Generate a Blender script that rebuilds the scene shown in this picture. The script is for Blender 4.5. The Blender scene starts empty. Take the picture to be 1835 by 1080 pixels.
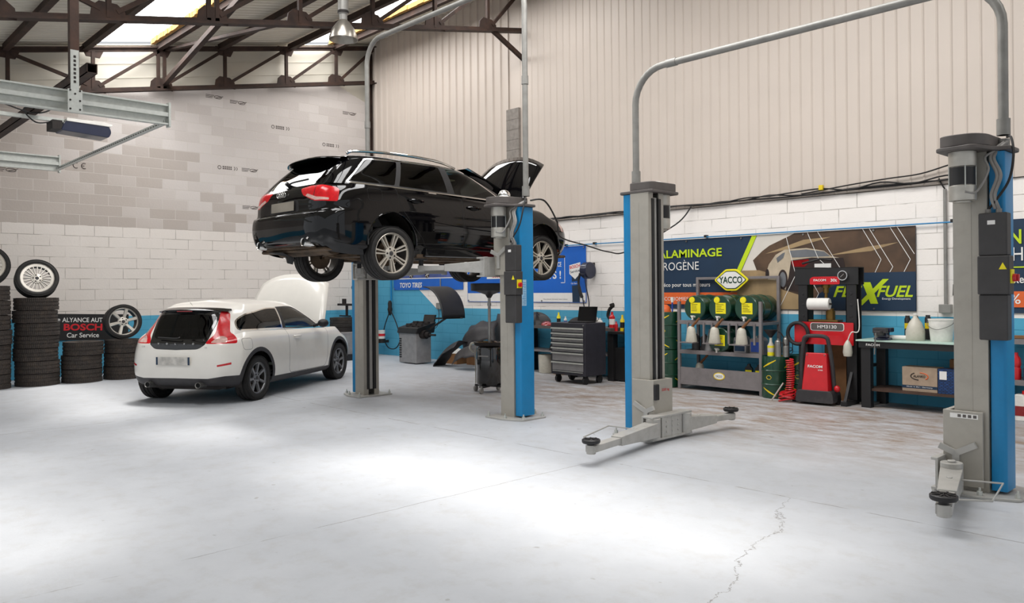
import bpy, bmesh, math, random
import numpy as np
from mathutils import Vector, Matrix
random.seed(7)
SC = bpy.context.scene
COL = SC.collection
PI = math.pi

# ------------------------------------------------------------ camera
cam_d = bpy.data.cameras.new('camera')
cam_d.sensor_width = 36.0
cam_d.lens = 1410.0 / 1835.0 * 36.0
cam_d.shift_y = -22.3 / 1835.0
cam_d.clip_end = 200
cam = bpy.data.objects.new('camera', cam_d)
COL.objects.link(cam)
FWD = Vector((-.7254, .6883, 0)).normalized()
RGT = Vector((FWD.y, -FWD.x, 0))
UPV = Vector((0, 0, 1))
ROLL = .0088
cr = (RGT - UPV * ROLL).normalized()
cu = (UPV + RGT * ROLL).normalized()
m = Matrix((cr, cu, -FWD)).transposed().to_4x4()
m.translation = (0, 0, 1.55)
cam.matrix_world = m
SC.camera = cam

# ------------------------------------------------------------ sky, sun, exposure
world = bpy.data.worlds.new('sky')
SC.world = world
world.use_nodes = True
bg = world.node_tree.nodes['Background']
bg.inputs[0].default_value = (0.93, 0.96, 1.0, 1)
bg.inputs[1].default_value = 0.6
sun_d = bpy.data.lights.new('sun', 'SUN')
sun_d.energy = 3.2
sun_d.angle = math.radians(12.0)
sun_d.color = (1.0, .96, .9)
sun = bpy.data.objects.new('sun', sun_d)
COL.objects.link(sun)
SUN_TILT = (.12, -.26)                      # floor shift per metre of height
sun.rotation_euler = Vector((SUN_TILT[0], SUN_TILT[1], -1)).to_track_quat('-Z', 'Y').to_euler()
SC.view_settings.view_transform = 'Standard'
SC.view_settings.look = 'None'
SC.view_settings.gamma = 1.0
SC.view_settings.use_curve_mapping = False
SC.view_settings.exposure = 0.1
SKYLIGHT_GLOW = 9.0

# ------------------------------------------------------------ materials
def lin(h):
    h = h.lstrip('#')
    r = []
    for i in (0, 2, 4):
        c = int(h[i:i+2], 16) / 255
        r.append(c / 12.92 if c <= .04045 else ((c + .055) / 1.055) ** 2.4)
    return (*r, 1)

def nodes(name):
    mt = bpy.data.materials.new(name)
    mt.use_nodes = True
    nt = mt.node_tree
    return mt, nt, nt.nodes['Principled BSDF']

def N(nt, kind, **kw):
    n = nt.nodes.new(kind)
    for k, v in kw.items():
        setattr(n, k, v)
    return n

def mathn(nt, op, a, b=None, c=None):
    n = N(nt, 'ShaderNodeMath', operation=op)
    for i, x in enumerate((a, b, c)):
        if x is None:
            continue
        if isinstance(x, (int, float)):
            n.inputs[i].default_value = x
        else:
            nt.links.new(x, n.inputs[i])
    return n.outputs[0]

def mixc(nt, fac, a, b):
    n = N(nt, 'ShaderNodeMix', data_type='RGBA')
    for s, x in ((n.inputs[0], fac), (n.inputs[6], a), (n.inputs[7], b)):
        if isinstance(x, (int, float)):
            s.default_value = x
        elif isinstance(x, tuple):
            s.default_value = x
        else:
            nt.links.new(x, s)
    return n.outputs[2]

def noise(nt, vec, scale, detail=3, rough=.55):
    n = N(nt, 'ShaderNodeTexNoise')
    n.inputs['Scale'].default_value = scale
    n.inputs['Detail'].default_value = detail
    n.inputs['Roughness'].default_value = rough
    if vec is not None:
        nt.links.new(vec, n.inputs['Vector'])
    return n.outputs['Fac']

def ramp(nt, fac, lo, hi):
    n = N(nt, 'ShaderNodeMapRange', clamp=True)
    nt.links.new(fac, n.inputs[0])
    n.inputs[1].default_value = lo
    n.inputs[2].default_value = hi
    return n.outputs[0]

def mat(name, col, rough=.5, metal=0.0, var=.08, scale=9.0, bump=0.0, coat=0.0, dirt=None, dirt_amt=.5, spec=None):
    mt, nt, b = nodes(name)
    c = lin(col)
    tc = N(nt, 'ShaderNodeTexCoord').outputs['Object']
    f = noise(nt, tc, scale)
    dk = tuple(x * (1 - var * 2) for x in c[:3]) + (1,)
    lt = tuple(min(1, x * (1 + var)) for x in c[:3]) + (1,)
    out = mixc(nt, ramp(nt, f, .3, .7), dk, lt)
    if dirt:
        f2 = ramp(nt, noise(nt, tc, scale * .45, 6, .7), .52, .72)
        out = mixc(nt, mathn(nt, 'MULTIPLY', f2, dirt_amt), out, lin(dirt))
    nt.links.new(out, b.inputs['Base Color'])
    b.inputs['Roughness'].default_value = rough
    b.inputs['Metallic'].default_value = metal
    if spec is not None:
        b.inputs['Specular IOR Level'].default_value = spec
    if coat:
        b.inputs['Coat Weight'].default_value = coat
        b.inputs['Coat Roughness'].default_value = .04
    if bump:
        bp = N(nt, 'ShaderNodeBump')
        bp.inputs['Strength'].default_value = bump
        bp.inputs['Distance'].default_value = .01
        nt.links.new(noise(nt, tc, scale * 6, 4), bp.inputs['Height'])
        nt.links.new(bp.outputs[0], b.inputs['Normal'])
    return mt

def glass(name, tint, amt=.9, ior=1.5, rough=.02):
    """thin pane: fresnel reflection over a tinted see-through"""
    mt, nt, b = nodes(name)
    out = nt.nodes['Material Output']
    nt.nodes.remove(b)
    tr = N(nt, 'ShaderNodeBsdfTransparent')
    tc = N(nt, 'ShaderNodeTexCoord').outputs['Object']
    c = lin(tint)
    nt.links.new(mixc(nt, noise(nt, tc, 3), tuple(x * .93 for x in c[:3]) + (1,), c), tr.inputs[0])
    gl = N(nt, 'ShaderNodeBsdfGlossy')
    gl.inputs['Roughness'].default_value = rough
    fr = N(nt, 'ShaderNodeFresnel')
    fr.inputs[0].default_value = ior
    mx = N(nt, 'ShaderNodeMixShader')
    nt.links.new(fr.outputs[0], mx.inputs[0])
    nt.links.new(tr.outputs[0], mx.inputs[1])
    nt.links.new(gl.outputs[0], mx.inputs[2])
    nt.links.new(mx.outputs[0], out.inputs[0])
    return mt

def glow(name, col, strength, clear=False):
    mt, nt, b = nodes(name)
    out = nt.nodes['Material Output']
    nt.nodes.remove(b)
    e = N(nt, 'ShaderNodeEmission')
    e.inputs[0].default_value = lin(col)
    e.inputs[1].default_value = strength
    if clear:
        t = N(nt, 'ShaderNodeBsdfTransparent')
        a = N(nt, 'ShaderNodeAddShader')
        nt.links.new(t.outputs[0], a.inputs[0])
        nt.links.new(e.outputs[0], a.inputs[1])
        nt.links.new(a.outputs[0], out.inputs[0])
    else:
        nt.links.new(e.outputs[0], out.inputs[0])
    return mt

MT = {}
def M(key):
    return MT[key]
MT.update(
    black_plastic=mat('black plastic', '#1c1b1c', .5),
    dark_plastic=mat('dark grey plastic', '#343234', .55, dirt='#5a5652', dirt_amt=.3),
    rubber=mat('tyre rubber', '#1b1918', .72, var=.15, scale=20, bump=.15, dirt='#3a332c', dirt_amt=.4),
    dusty_rubber=mat('dusty tyre rubber', '#2c2825', .8, var=.2, scale=12, bump=.5, dirt='#4a4038', dirt_amt=.5),
    alloy=mat('alloy wheel silver', '#cdc5b8', .35, .5, var=.04),
    bright_alloy=mat('bright alloy', '#d6d0c6', .35, .5, var=.04),
    grey_alloy=mat('grey painted alloy', '#8b8c8e', .35, .6, var=.05),
    steel=mat('bare steel', '#9a9894', .35, .9),
    galv=mat('galvanised steel', '#c6c8c2', .38, .55, var=.05, scale=25),
    chrome=mat('chrome', '#e6e4e0', .08, 1.0, var=.01),
    iron=mat('dark iron', '#2b2624', .6, .4, bump=.2),
    rust=mat('rusty painted truss steel', '#38271f', .75, .1, var=.25, scale=5, bump=.2, dirt='#5e3c28', dirt_amt=.35),
    post_grey=mat('lift post grey paint', '#a9a49a', .42, .1, var=.03, dirt='#8e877c', dirt_amt=.3),
    arm_grey=mat('lift arm grey paint', '#b3b1ac', .38, .15, var=.04, dirt='#7e776c', dirt_amt=.35),
    lift_blue=mat('lift cover blue paint', '#0980b8', .4, 0, var=.03),
    cap_grey=mat('cap dark grey paint', '#5b5552', .55),
    box_grey=mat('control box charcoal', '#3c3a3a', .55),
    motor=mat('motor aluminium', '#bdb9b0', .35, .6),
    white=mat('white plastic', '#e8e5de', .4),
    cable=mat('black cable', '#1a1818', .6),
    grey_cable=mat('grey cable', '#8d8a86', .5),
    conduit=mat('grey conduit', '#8f8d88', .45, .2),
    red=mat('red paint', '#c8141e', .35, var=.05, coat=.3),
    dark_red=mat('dark red lens', '#8a0d12', .15, coat=.6),
    yellow=mat('yellow label', '#f2e31c', .55, var=.03),
    green=mat('dark green drum paint', '#12402c', .3, .1, var=.08, coat=.4, dirt='#0c2a1e'),
    yel_stripe=mat('yellow stripe paint', '#e6c81a', .4, var=.04),
    rack_grey=mat('rack grey paint', '#827c7c', .5, .1, var=.05, dirt='#5a5452', dirt_amt=.4),
    navy=mat('navy print', '#14304a', .55, var=.06, scale=2),
    blue_print=mat('bright blue print', '#0b62c4', .5, var=.06, scale=2),
    white_print=mat('white print', '#eceae6', .55, var=.02),
    lime=mat('lime print', '#c3dc1a', .55, var=.02),
    orange=mat('orange print', '#e2662b', .55, var=.03),
    red_print=mat('red print', '#d5202a', .5, var=.02),
    cardboard=mat('cardboard', '#8c6440', .85, var=.1, scale=6),
    pale_card=mat('printed pale carton', '#a8937e', .8, var=.08),
    wood=mat('dark bench wood', '#4a3428', .7, var=.2, scale=4),
    paper=mat('paper', '#e9e7e2', .8, var=.03),
    mint=mat('mint bench top', '#b9d3c6', .4, var=.05),
    clear_plastic=mat('milky plastic', '#c9c4b6', .35, var=.06, dirt='#8f8674'),
    blue_plastic=mat('blue plastic', '#2448a0', .4),
    navy_plastic=mat('navy motor housing', '#1c223c', .3, coat=.3),
    tan=mat('brown pour spout', '#7a4f2c', .6),
    dark_paint=mat('anthracite cabinet paint', '#34333b', .45, .1),
    drawer_grey=mat('drawer grey paint', '#8e8c8c', .45, .1),
    screen=mat('dark screen', '#0d0d10', .15),
    dirt_metal=mat('grimy underbody', '#5e4d3c', .75, .3, var=.3, scale=6, bump=.4, dirt='#2a221c', dirt_amt=.6),
    brass=mat('brass', '#8a6c3a', .4, .8),
    cement=mat('bare block column', '#8c857e', .9, var=.1, scale=12, bump=.4),
)

# ------------------------------------------------------------ mesh builder
def frame(d):
    d = Vector(d).normalized()
    a = Vector((0, 0, 1)) if abs(d.z) < .95 else Vector((1, 0, 0))
    u = a.cross(d).normalized()
    return u, d.cross(u), d

class MB:
    def __init__(s):
        s.v, s.f, s.m, s.mi = [], [], [], 0
        s.T = Matrix.Identity(4)
    def mat(s, i):
        s.mi = i
        return s
    def tf(s, loc=(0, 0, 0), rz=0, rx=0, ry=0):
        s.T = Matrix.Translation(loc) @ Matrix.Rotation(rz, 4, 'Z') @ Matrix.Rotation(ry, 4, 'Y') @ Matrix.Rotation(rx, 4, 'X')
        return s
    def add(s, vs, fs):
        b = len(s.v)
        s.v += [tuple(s.T @ Vector(p)) for p in vs]
        s.f += [tuple(b + i for i in f) for f in fs]
        s.m += [s.mi] * len(fs)
        return s
    def box(s, x0, x1, y0, y1, z0, z1):
        return s.hexa([(x0, y0, z0), (x1, y0, z0), (x1, y1, z0), (x0, y1, z0), (x0, y0, z1), (x1, y0, z1), (x1, y1, z1), (x0, y1, z1)])
    def hexa(s, p):
        return s.add(p, [(3, 2, 1, 0), (4, 5, 6, 7), (0, 1, 5, 4), (1, 2, 6, 5), (2, 3, 7, 6), (3, 0, 4, 7)])
    def cyl(s, p0, p1, r0, r1=None, n=16, caps=True):
        r1 = r0 if r1 is None else r1
        p0, p1 = Vector(p0), Vector(p1)
        u, w, _ = frame(p1 - p0)
        vs, fs = [], []
        for p, r in ((p0, r0), (p1, r1)):
            for i in range(n):
                a = 2 * PI * i / n
                vs.append(p + (u * math.cos(a) + w * math.sin(a)) * r)
        for i in range(n):
            j = (i + 1) % n
            fs.append((i, j, n + j, n + i))
        if caps:
            fs += [tuple(range(n - 1, -1, -1)), tuple(range(n, 2 * n))]
        return s.add(vs, fs)
    def tube(s, pts, r, n=8, closed=False):
        P = [Vector(p) for p in pts]
        k = len(P)
        vs, fs = [], []
        u = None
        for i in range(k):
            a = P[(i - 1) % k] if (closed or i > 0) else P[i]
            b = P[(i + 1) % k] if (closed or i < k - 1) else P[i]
            t = (b - a).normalized()
            if u is None:
                u, w, _ = frame(t)
            else:
                u = (u - t * u.dot(t)).normalized()
                w = t.cross(u)
            rr = r[i] if isinstance(r, (list, tuple)) else r
            for j in range(n):
                q = 2 * PI * j / n
                vs.append(P[i] + (u * math.cos(q) + w * math.sin(q)) * rr)
        for i in range(k if closed else k - 1):
            for j in range(n):
                a, b = i * n, ((i + 1) % k) * n
                fs.append((a + j, a + (j + 1) % n, b + (j + 1) % n, b + j))
        if not closed:
            fs += [tuple(range(n - 1, -1, -1)), tuple(range((k - 1) * n, k * n))]
        return s.add(vs, fs)
    def bar(s, p0, p1, w, h, up=(0, 0, 1), w1=None, h1=None):
        p0, p1 = Vector(p0), Vector(p1)
        d = (p1 - p0).normalized()
        a = Vector(up)
        if abs(a.dot(d)) > .98:
            a = Vector((1, 0, 0))
        x = d.cross(a).normalized()
        y = x.cross(d)
        w1, h1 = w1 or w, h1 or h
        q = []
        for p, ww, hh in ((p0, w, h), (p1, w1, h1)):
            q += [p - x * ww / 2 - y * hh / 2, p + x * ww / 2 - y * hh / 2, p + x * ww / 2 + y * hh / 2, p - x * ww / 2 + y * hh / 2]
        return s.hexa(q)
    def lathe(s, prof, n=24, org=(0, 0, 0), axis=(0, 0, 1), closed=False):
        u, w, d = frame(axis)
        o = Vector(org)
        vs, fs = [], []
        k = len(prof)
        for r, z in prof:
            for i in range(n):
                a = 2 * PI * i / n
                vs.append(o + d * z + (u * math.cos(a) + w * math.sin(a)) * max(r, 1e-5))
        for j in range(k if closed else k - 1):
            for i in range(n):
                b = ((j + 1) % k) * n
                fs.append((j * n + i, j * n + (i + 1) % n, b + (i + 1) % n, b + i))
        return s.add(vs, fs)
    def prism(s, poly, o, ax, ay, d):
        o, ax, ay = Vector(o), Vector(ax), Vector(ay)
        nn = ax.cross(ay).normalized() * d
        k = len(poly)
        vs = [o + ax * p[0] + ay * p[1] for p in poly]
        vs += [v + nn for v in vs]
        fs = [tuple(range(k - 1, -1, -1)), tuple(range(k, 2 * k))]
        for i in range(k):
            j = (i + 1) % k
            fs.append((i, j, k + j, k + i))
        return s.add(vs, fs)
    def grid(s, P, flip=False):
        a, b = len(P), len(P[0])
        vs = [p for r in P for p in r]
        fs = []
        for i in range(a - 1):
            for j in range(b - 1):
                q = (i * b + j, (i + 1) * b + j, (i + 1) * b + j + 1, i * b + j + 1)
                fs.append(q[::-1] if flip else q)
        return s.add(vs, fs)
    def ball(s, c, r, sz=1.0, n=16):
        k = 8
        return s.lathe([(r * math.sin(PI * i / k), -r * sz * math.cos(PI * i / k)) for i in range(k + 1)], n, c)
    def build(s, name, mats, par=None, bev=0.0, seg=2, ang=35, solid=0):
        me = bpy.data.meshes.new(name)
        me.from_pydata(s.v, [], s.f)
        for x in (mats if isinstance(mats, (list, tuple)) else [mats]):
            me.materials.append(MT[x] if isinstance(x, str) else x)
        me.polygons.foreach_set('material_index', s.m)
        bm = bmesh.new()
        bm.from_mesh(me)
        bmesh.ops.recalc_face_normals(bm, faces=bm.faces)
        bm.to_mesh(me)
        bm.free()
        for p in me.polygons:
            p.use_smooth = True
        me.set_sharp_from_angle(angle=math.radians(ang))
        o = bpy.data.objects.new(name, me)
        COL.objects.link(o)
        if par is not None:
            o.parent = par
        if solid:
            md = o.modifiers.new('thickness', 'SOLIDIFY')
            md.thickness = solid
            md.offset = 0
        if bev:
            md = o.modifiers.new('bevel', 'BEVEL')
            md.width = bev
            md.segments = seg
            md.limit_method = 'ANGLE'
            md.angle_limit = math.radians(40)
            md.harden_normals = True
        return o

def tag(o, label, cat, group=None):
    o['label'] = label
    o['category'] = cat
    if group:
        o['group'] = group
    return o
def struct(o, label=None, cat='structure'):
    o['kind'] = 'structure'
    if label:
        o['label'] = label
        o['category'] = cat
    return o
def thing(name, label, cat, loc=(0, 0, 0), rz=0, group=None, rot=None):
    o = bpy.data.objects.new(name, None)
    o.empty_display_size = .1
    COL.objects.link(o)
    o.location = loc
    o.rotation_euler = rot or (0, 0, rz)
    return tag(o, label, cat, group)
def dup(o, par=None, **kw):
    c = o.copy()
    COL.objects.link(c)
    if par is not None:
        c.parent = par
    for ch in o.children:
        dup(ch, c)
    for k, v in kw.items():
        if k in ('location', 'rotation_euler', 'scale'):
            setattr(c, k, v)
        else:
            c[k] = v
    return c

def text(s, mt, par, loc, rot, width=None, height=.1, bold=0.0, name='lettering', shear=0, extr=.001, align='CENTER', one=True):
    cu = bpy.data.curves.new('t', 'FONT')
    cu.body = s
    cu.size = 1
    cu.align_x = align
    cu.align_y = 'CENTER'
    cu.offset = bold
    cu.shear = shear
    cu.extrude = 0
    cu.resolution_u = 3
    to = bpy.data.objects.new('t', cu)
    COL.objects.link(to)
    dg = bpy.context.evaluated_depsgraph_get()
    dg.update()
    me = bpy.data.meshes.new_from_object(to.evaluated_get(dg))
    bpy.data.objects.remove(to)
    bpy.data.curves.remove(cu)
    xs = [v.co.x for v in me.vertices]
    ys = [v.co.y for v in me.vertices]
    w, h = max(xs) - min(xs), max(ys) - min(ys)
    sy = height / h
    sx = (width / w) if width else sy
    cy = (max(ys) + min(ys)) / 2
    for v in me.vertices:
        v.co = (v.co.x * sx, (v.co.y - cy) * sy, 0)
    me.name = name
    me.materials.clear()
    me.materials.append(MT[mt] if isinstance(mt, str) else mt)
    for p in me.polygons:
        p.material_index = 0
    o = bpy.data.objects.new(name, me)
    COL.objects.link(o)
    o.parent = par
    o.location = loc
    o.rotation_euler = rot
    return o
ON_Y = (PI / 2, 0, 0)            # reads from -Y, on the right-hand wall
ON_X = (PI / 2, 0, PI / 2)       # reads from +X, on the left-hand wall

def spl(P, n=8, closed=False):
    """Catmull-Rom through points"""
    P = [Vector(p) for p in P]
    k = len(P)
    out = []
    rng = range(k if closed else k - 1)
    for i in rng:
        g = lambda j: P[j % k] if closed else P[min(max(j, 0), k - 1)]
        a, b, c, d = g(i - 1), g(i), g(i + 1), g(i + 2)
        for t in range(n):
            t /= n
            out.append(.5 * ((2 * b) + (c - a) * t + (2 * a - 5 * b + 4 * c - d) * t * t + (3 * b - a - 3 * c + d) * t ** 3))
    if not closed:
        out.append(P[-1])
    return out

def rnd(poly, r=.03, k=4):
    """round the corners of a 2D polygon (r may be a list)"""
    n = len(poly)
    out = []
    for i, p in enumerate(poly):
        rr = r[i] if isinstance(r, (list, tuple)) else r
        p = Vector(p[:2])
        a, b = Vector(poly[i - 1][:2]), Vector(poly[(i + 1) % n][:2])
        da, db = (a - p), (b - p)
        q = min(rr, da.length * .45, db.length * .45)
        if q < 1e-4:
            out.append(tuple(p))
            continue
        s, e = p + da.normalized() * q, p + db.normalized() * q
        for j in range(k + 1):
            t = j / k
            out.append(tuple(s * (1 - t) ** 2 + p * 2 * t * (1 - t) + e * t * t))
    return out
def inset(poly, d):
    n = len(poly)
    A = sum(poly[i][0] * poly[(i + 1) % n][1] - poly[(i + 1) % n][0] * poly[i][1] for i in range(n))
    sg = 1 if A > 0 else -1
    out = []
    for i in range(n):
        p, a, b = Vector(poly[i]), Vector(poly[i - 1]), Vector(poly[(i + 1) % n])
        e1, e2 = (p - a), (b - p)
        if e1.length < 1e-7 or e2.length < 1e-7:
            e1 = e2 = b - a
        e1.normalize(); e2.normalize()
        nn = Vector((-e1.y, e1.x)) + Vector((-e2.y, e2.x))
        nn.normalize()
        c = max(.5, nn.dot(Vector((-e1.y, e1.x))))
        out.append(tuple(p + nn * sg * d / c))
    return out
def ell(cx, cy, rx, ry=None, n=24):
    ry = ry or rx
    return [(cx + rx * math.cos(2 * PI * i / n), cy + ry * math.sin(2 * PI * i / n)) for i in range(n)]

# ------------------------------------------------------------ the hall
YW, XL = 10.82, -16.31                     # inner faces of the right-hand and the far left wall
def roof_z(y):
    return 5.86 + .2063 * (y - 3.08)       # top chord of the trusses
def under(y):
    return roof_z(y) + .13                 # underside of the roof sheets

def block_mat(name, horiz):
    mt, nt, b = nodes(name)
    tc = N(nt, 'ShaderNodeTexCoord').outputs['Object']
    sp = N(nt, 'ShaderNodeSeparateXYZ')
    nt.links.new(tc, sp.inputs[0])
    h, z = sp.outputs[horiz], sp.outputs[2]
    cb = N(nt, 'ShaderNodeCombineXYZ')
    nt.links.new(h, cb.inputs[0])
    nt.links.new(mathn(nt, 'ADD', z, 10.0 * .2014), cb.inputs[1])
    br = N(nt, 'ShaderNodeTexBrick')
    nt.links.new(cb.outputs[0], br.inputs['Vector'])
    br.inputs['Color1'].default_value = (0, 0, 0, 1)
    br.inputs['Color2'].default_value = (1, 1, 1, 1)
    br.inputs['Mortar'].default_value = (.5, .5, .5, 1)
    br.inputs['Scale'].default_value = 1
    br.inputs['Brick Width'].default_value = .505
    br.inputs['Row Height'].default_value = .2014
    br.inputs['Mortar Size'].default_value = .006
    br.inputs['Mortar Smooth'].default_value = .3
    mort = br.outputs['Fac']
    rv = N(nt, 'ShaderNodeSeparateColor')
    nt.links.new(br.outputs['Color'], rv.inputs[0])
    per = rv.outputs[0]
    n1 = noise(nt, tc, 1.3, 5, .6)
    n2 = noise(nt, tc, 30, 3)
    # bare blocks, some courses paler
    bare = mixc(nt, per, lin('#b3a9a1'), lin('#bcb2aa'))
    pale = ramp(nt, mathn(nt, 'ADD', mathn(nt, 'MULTIPLY', h, .14), mathn(nt, 'ADD', mathn(nt, 'MULTIPLY', z, .22), mathn(nt, 'MULTIPLY', per, .5))), 1.75, 2.15)
    bare = mixc(nt, pale, bare, mixc(nt, per, lin('#c8c0bb'), lin('#d2cbc6')))
    bare = mixc(nt, mort, bare, lin('#cfc8c1'))
    # white paint; on the right wall a lighter tone stands in for light
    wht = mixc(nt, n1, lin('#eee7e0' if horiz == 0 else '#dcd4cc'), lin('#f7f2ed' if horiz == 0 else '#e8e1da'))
    spk = ramp(nt, noise(nt, tc, 22, 6, .75), .62, .75)
    wht = mixc(nt, mathn(nt, 'MULTIPLY', spk, .28), wht, lin('#8d8378'))
    crk = mathn(nt, 'MULTIPLY', mort, ramp(nt, noise(nt, tc, 2.4, 4), .42, .6))
    wht = mixc(nt, mathn(nt, 'MULTIPLY', crk, .6), wht, lin('#776c60'))
    # blue paint
    blu = mixc(nt, n1, lin('#4a9fc2'), lin('#5cb2d2'))
    blu = mixc(nt, mathn(nt, 'MULTIPLY', mort, .5), blu, lin('#2f86ad'))
    top = mathn(nt, 'GREATER_THAN', z, 2.822)
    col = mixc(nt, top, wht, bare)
    if horiz == 0:
        dia = mathn(nt, 'LESS_THAN', mathn(nt, 'ADD', mathn(nt, 'MULTIPLY', mathn(nt, 'ADD', h, 13.87), .66), mathn(nt, 'SUBTRACT', z, 1.15)), 0)
        low = mathn(nt, 'LESS_THAN', z, 1.15)
        isb = mathn(nt, 'MAXIMUM', low, mathn(nt, 'MULTIPLY', dia, mathn(nt, 'LESS_THAN', z, 2.1)))
    else:
        isb = mathn(nt, 'LESS_THAN', z, 1.09)
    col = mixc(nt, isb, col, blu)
    nt.links.new(col, b.inputs['Base Color'])
    b.inputs['Roughness'].default_value = .8
    bp = N(nt, 'ShaderNodeBump')
    bp.inputs['Strength'].default_value = .6
    bp.inputs['Distance'].default_value = .008
    nt.links.new(mathn(nt, 'SUBTRACT', mathn(nt, 'MULTIPLY', n2, .5), mort), bp.inputs['Height'])
    nt.links.new(bp.outputs[0], b.inputs['Normal'])
    return mt

def floor_mat():
    mt, nt, b = nodes('painted concrete floor')
    tc = N(nt, 'ShaderNodeTexCoord').outputs['Object']
    sp = N(nt, 'ShaderNodeSeparateXYZ')
    nt.links.new(tc, sp.inputs[0])
    x, y = sp.outputs[0], sp.outputs[1]
    n1 = noise(nt, tc, .8, 6, .62)
    n2 = noise(nt, tc, 5, 7, .68)
    n3 = noise(nt, tc, 40, 4, .6)
    col = mixc(nt, ramp(nt, n1, .3, .7), lin('#b0b3b8'), lin('#c3c6cb'))
    col = mixc(nt, mathn(nt, 'MULTIPLY', ramp(nt, n2, .5, .75), .35), col, lin('#a39e97'))
    # brown grime in the bay in front of the benches
    mp = N(nt, 'ShaderNodeMapping')
    mp.inputs['Scale'].default_value = (1, 2.2, 1)
    mp.inputs['Rotation'].default_value = (0, 0, -.6)
    nt.links.new(tc, mp.inputs[0])
    n4 = noise(nt, mp.outputs[0], 2.2, 8, .72)
    bay = mathn(nt, 'MULTIPLY', ramp(nt, y, 6.3, 8.3), ramp(nt, x, -12, -8))
    gr = mathn(nt, 'MULTIPLY', bay, ramp(nt, n4, .36, .62))
    col = mixc(nt, mathn(nt, 'MULTIPLY', gr, .85), col, lin('#8a7460'))
    spot = ramp(nt, noise(nt, tc, 7, 2, .5), .735, .76)
    col = mixc(nt, mathn(nt, 'MULTIPLY', spot, .45), col, lin('#7b7570'))
    # saw cuts and cracks
    wob = mathn(nt, 'MULTIPLY', mathn(nt, 'SUBTRACT', noise(nt, tc, 3, 5, .7), .5), .05)
    big = mathn(nt, 'MULTIPLY', mathn(nt, 'SUBTRACT', noise(nt, tc, 1.6, 6, .7), .5), .55)
    def line(v, at, w):
        d = mathn(nt, 'ABSOLUTE', mathn(nt, 'ADD', mathn(nt, 'SUBTRACT', v, at), wob))
        return mathn(nt, 'LESS_THAN', d, w)
    brk = ramp(nt, noise(nt, tc, 2.5, 3), .40, .5)
    c1 = mathn(nt, 'MULTIPLY', line(y, 5.46, .006), brk)
    c2 = mathn(nt, 'MULTIPLY', line(x, -4.62, .0045), mathn(nt, 'LESS_THAN', y, 5.4))
    c2 = mathn(nt, 'MULTIPLY', c2, brk)
    c4 = mathn(nt, 'MULTIPLY', line(x, -10.15, .006), brk)
    cw = mathn(nt, 'ABSOLUTE', mathn(nt, 'ADD', mathn(nt, 'SUBTRACT', x, mathn(nt, 'SUBTRACT', -1.21, mathn(nt, 'MULTIPLY', y, .28))), big))
    c3 = mathn(nt, 'MULTIPLY', mathn(nt, 'LESS_THAN', cw, .0045), mathn(nt, 'LESS_THAN', y, 5.45))
    cr_ = mathn(nt, 'MAXIMUM', mathn(nt, 'MAXIMUM', c1, c2), mathn(nt, 'MAXIMUM', c3, c4))
    col = mixc(nt, mathn(nt, 'MULTIPLY', cr_, .6), col, lin('#5d5650'))
    nt.links.new(col, b.inputs['Base Color'])
    nt.links.new(mathn(nt, 'ADD', mathn(nt, 'MULTIPLY', n2, .3), .38), b.inputs['Roughness'])
    b.inputs['Specular IOR Level'].default_value = .35
    bp = N(nt, 'ShaderNodeBump')
    bp.inputs['Strength'].default_value = .12
    bp.inputs['Distance'].default_value = .01
    nt.links.new(n3, bp.inputs['Height'])
    nt.links.new(bp.outputs[0], b.inputs['Normal'])
    return mt

MT['clad'] = mat('cream steel cladding', '#cbbfb4', .5, 0, var=.015, scale=1.2)
MT['roof_sheet'] = mat('cream roof sheet', '#cfc9bb', .55, 0, var=.02, scale=2)
MT['foam'] = mat('yellow foam edge', '#b98a48', .9, var=.2, scale=30)
MT['skylight_diffuse'] = glow('daylight through milky skylight sheet', '#fefdfc', SKYLIGHT_GLOW)
MT['skylight'] = glow('daylight through skylight sheet', '#fefdfc', SKYLIGHT_GLOW, clear=True)

struct(MB().box(-17, 7, -4, 11.3, -.15, 0).build('floor', floor_mat()))
struct(MB().box(XL - .2, 5, YW, YW + .2, 0, 2.822).build('wall_right', block_mat('painted block wall right', 0)))

# far wall: blocks up to the truss, cut down at the corner
ch = lambda y: 5.36 + .1985 * (y - 4.53)
w = MB()
w.prism([(-2, 0), (YW, 0), (YW, 6.03), (9.80, 6.42), (-2, ch(-2))], (XL, 0, 0), (0, 1, 0), (0, 0, 1), -.2)
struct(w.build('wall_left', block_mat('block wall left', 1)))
w = MB()
w.prism([(-2, 3.9), (YW + .2, 5.6), (YW + .2, under(YW + .2)), (-2, under(-2))], (XL - .08, 0, 0), (0, 1, 0), (0, 0, 1), -.1)
for k in (.27, .55):
    w.bar((XL - .075, -2, ch(-2) + k * 1.0), (XL - .075, YW, ch(YW) + k * 1.0), .012, .012)
struct(w.build('wall_gable', 'roof_sheet'))

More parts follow.
